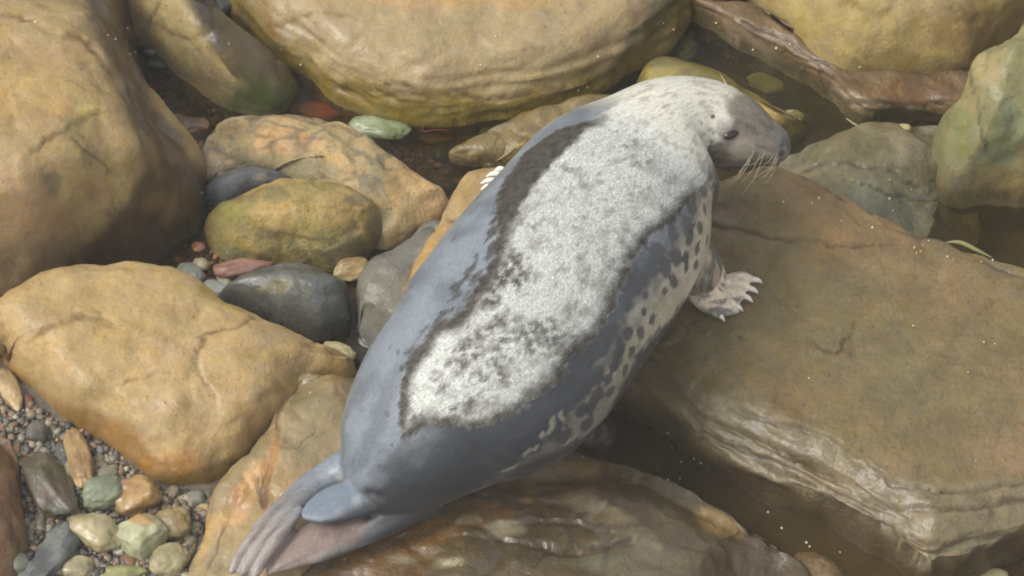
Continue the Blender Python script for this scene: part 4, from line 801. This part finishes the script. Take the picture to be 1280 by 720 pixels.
pebble('small pale triangular stone beside the leaning stone', 293, 40, 10, 9, 40, (146,130,100), z=.0, ang=4)
pebble('narrow white pebble beside the leaning stone', 307, 56, 12, 4, 55, (178,170,140), z=.0)
pebble('green mottled pebble in the pool by the flat topped boulder', 475, 161, 38, 14, 10, (118,130,88), z=-.012, flat=.7, c2=(150,158,122), wet=.5)
pebble('bright orange sunken stone in the pool', 398, 138, 34, 12, 8, (196,96,30), z=-.035, flat=.5, wet=.7)
pebble('small round orange sunken pebble in the pool', 363, 135, 8, 6, 0, (178,88,28), z=-.02, wet=.7)
pebble('brown sunken stone below the green mottled pebble', 545, 172, 24, 9, 0, (136,98,48), z=-.045, flat=.6)
pebble('dark grey stone beside the small blocky stone', 555, 190, 18, 11, -20, (70,70,58), z=-.03, wet=.5)
pebble('pale sunken pebble beneath the flat topped boulder', 608, 166, 10, 9, 0, (150,156,140), z=-.045)
pebble('dark wet pebble beneath the flat topped boulder rim', 650, 152, 14, 8, 0, (66,70,58), z=-.03)
pebble('yellow brown sunken pebble by the pale veined stone', 553, 228, 18, 8, 30, (120,88,40), z=-.035)
pebble('pale blue sunken stone in the deep pool beside the flat topped boulder', 853, 55, 20, 24, 0, (150,160,150), z=-.05, flat=.5, name='stone', cat='stone')
pebble('white blue sunken stone behind the head of the seal', 957, 104, 24, 12, 20, (222,230,230), z=-.04, flat=.6, name='stone', cat='stone')
pebble('dark stone deep beside the flat topped boulder', 790, 118, 26, 18, 0, (48,50,48), z=-.06, name='stone', cat='stone')
pebble('dark rounded stone in the shadow between seal and slab', 748, 540, 22, 22, 0, (72,60,48), z=.0, flat=.8, name='stone', cat='stone', wet=.5)
pebble('pale round pebble at the corner of the great slab', 1242, 720, 18, 9, 0, (150,138,104), z=.0)
pebble('small cream pebble at the end of the long ledge rock', 1130, 160, 9, 5, 0, (178,164,118), z=.06)
# countable small pebbles that only their place tells apart
BANK = [(-30,515),(10,515),(40,515),(75,535),(110,550),(145,570),(170,590),(200,612),(250,618),(285,612),(262,640),(245,680),(232,722),(-30,722)]
bank = np.array(BANK, float); PAL = [(112,110,104),(126,118,104),(98,96,94),(140,124,98),(134,104,80),(150,142,118),(88,86,84),(120,112,92),(158,130,92)]
PN = ['grey', 'greyish buff', 'dark grey', 'tan', 'reddish brown', 'cream', 'charcoal', 'olive grey', 'ochre']; npeb = 0; taken = [(12,486,24),(46,541,14),(62,600,36),(99,574,26),(129,616,24),(171,620,27),(116,666,31),(176,666,28),(217,655,19),(212,701,20),(97,709,17),(21,706,15),(68,693,30),(42,716,18),(78,566,10),(150,716,24),(12,640,28)]
cand = np.c_[rng.uniform(-5, 285, 4000), rng.uniform(515, 725, 4000)]
for x, y in cand[inside(cand, bank)]:
    r = rng.uniform(4.5, 9)
    if any((x-a)**2+((y-b_)/.85)**2*0+(y-b_)**2 < (q+r*.8)**2 for a, b_, q in taken): continue
    taken.append((x, y, r)); ci = int(rng.integers(len(PAL))); c = PAL[ci]
    pebble('small rounded %s pebble lying loose in the dark shingle bank' % PN[ci], x, y, r, r*rng.uniform(.6, .9), rng.uniform(0, 180), c, flat=.75, seed=int(rng.integers(9999)), group='loose small %s pebbles in the shingle bank' % PN[ci], ang=int(rng.integers(0, 3)), sub=2)
    npeb += 1
    if npeb >= 90: break
# gravel: too fine to count
def gravel(name, poly, n, rlo, rhi, pal, dz=0, lab=None, zmin=None):
    P_ = np.array(poly, float); lo, hi = P_.min(0), P_.max(0); c = np.c_[rng.uniform(lo[0], hi[0], n*3), rng.uniform(lo[1], hi[1], n*3)]; c = c[inside(c, P_)][:n]
    v, f = ICO[1]; m = len(c); G = np.array([at(x, y, .02)[:2] for x, y in c]); zb = bed_h(G)+dz
    r = (rlo+(rhi-rlo)*rng.random(m)**2.5)/PPM
    A = rng.uniform(0, 6.3, m); S = np.stack([r*rng.uniform(.8, 1.4, m), r*rng.uniform(.6, 1, m), r*rng.uniform(.45, .8, m)], -1)
    VV = v[None]*S[:, None]*(1+.18*rng.normal(size=(m, len(v), 1)).clip(-1.5, 1.5)); ca, sa = np.cos(A)[:, None], np.sin(A)[:, None]
    X = VV[..., 0]*ca-VV[..., 1]*sa+G[:, :1]; Y = VV[..., 0]*sa+VV[..., 1]*ca+G[:, 1:]; Z = VV[..., 2]+(zb+S[:, 2]*rng.uniform(.1, 1.1, m))[:, None]
    cc = np.array([lin(*p) for p in pal])[rng.integers(len(pal), size=m)]*rng.uniform(.7, 1.35, m)[:, None]
    o = make_mesh(name, np.stack([X, Y, Z], -1).reshape(-1, 3), (f[None]+np.arange(m)[:, None, None]*len(v)).reshape(-1, 3), M_PEB, None, np.repeat(cc, len(v), 0), np.full(m*len(v), .35))
    return tag(o, lab, 'gravel', kind='stuff')
gravel('gravel', BANK, 4200, 2.2, 7.0, PAL+[(70,68,66),(80,76,72)], lab='dark fine shingle filling the bank between the stones')
gravel('pool_gravel', [(170,325),(215,290),(258,270),(265,310),(330,330),(300,390),(250,360),(190,345)], 700, 2, 6, [(140,88,36),(120,74,30),(96,70,40),(150,110,60),(120,116,104)], lab='rusty wet gravel in the gap beside the huge boulder')
gravel('sunken_gravel', [(180,60),(215,70),(330,150),(420,120),(520,165),(780,130),(760,160),(600,220),(570,250),(440,160),(250,190),(200,160)], 1500, 2.5, 8, [(150,84,34),(120,76,36),(116,96,56),(96,78,48),(150,112,60)], dz=.004, lab='brown gravel on the floor of the clear pool')
# drifting bits of weed, twig and foam
def strip(name, pts, rad, c, label, cat, flat=.35):
    m = plain(name, c, .5); S = np.array([at(*p) for p in pts]); o = tube(name, S, rad, m, 8, 24, parent=bed); o.parent = None
    return tag(o, label, cat)
strip('seaweed', [(1182,303,.21),(1200,303,.215),(1220,312,.213),(1240,322,.208)], [.001,.005,.0045,.001], (124,118,68), 'pale green strap of weed along the back edge of the great slab', 'seaweed')
strip('twig', [(1058,148,.01),(1070,156,.012),(1085,163,.012)], [.0015,.0025,.0018], (160,146,104), 'thin pale twig afloat beside the long ledge rock', 'twig')
strip('seaweed_sprig', [(530,140,.03),(531,152,.02),(528,164,.004),(545,162,.004),(562,163,.003)], [.0007,.0011,.0013,.0012,.0006], (120,58,48), 'thin red weed sprig at the waterline of the flat topped boulder', 'seaweed')
fp = np.array([(905,578),(915,590),(938,601),(977,660),(1008,678),(1012,683),(830,540),(845,532),(840,560),(850,598),(852,577),(1200,672),(1165,715),(1170,712),(1140,715),(1090,676),(960,640),(1050,690),(880,575),(822,519),(833,531),(835,600),(1275,690)], float)
v, f = ICO[1]; FVs = []; FFs = []
for i, (x, y) in enumerate(fp):
    r = rng.uniform(.0018, .0034); FVs.append(v*np.array([r, r, r*.6])+at(x, y, .002)); FFs.append(f+i*len(v))
foam = make_mesh('foam_specks', np.concatenate(FVs), np.concatenate(FFs), plain('foam', (222,214,188), .5), kind='stuff'); tag(foam, 'white foam specks drifting on the brown water', 'foam')

# ------------------------------------------------------------------ thin haze volume added to veil the view and lift the blacks
hm, hn, hl_, hb = new_mat('veil_haze'); hn.remove(hb)
pv = hn.new('ShaderNodeVolumePrincipled'); pv.inputs['Color'].default_value = (.95, .94, .90, 1); pv.inputs['Density'].default_value = .0034
hl_.new(pv.outputs[0], hn['Material Output'].inputs['Volume'])
hv = np.array([(x, y, z) for z in (-1.4, float(EYE[2])+.6) for y in (-32, 32) for x in (-32, 32)], float)
haze = make_mesh('haze', hv, [[0, 2, 3, 1], [4, 5, 7, 6], [0, 1, 5, 4], [2, 6, 7, 3], [0, 4, 6, 2], [1, 3, 7, 5]], hm, smooth=False, kind='stuff'); tag(haze, 'thin pale haze added over the whole shore to lift the dark tones', 'haze')
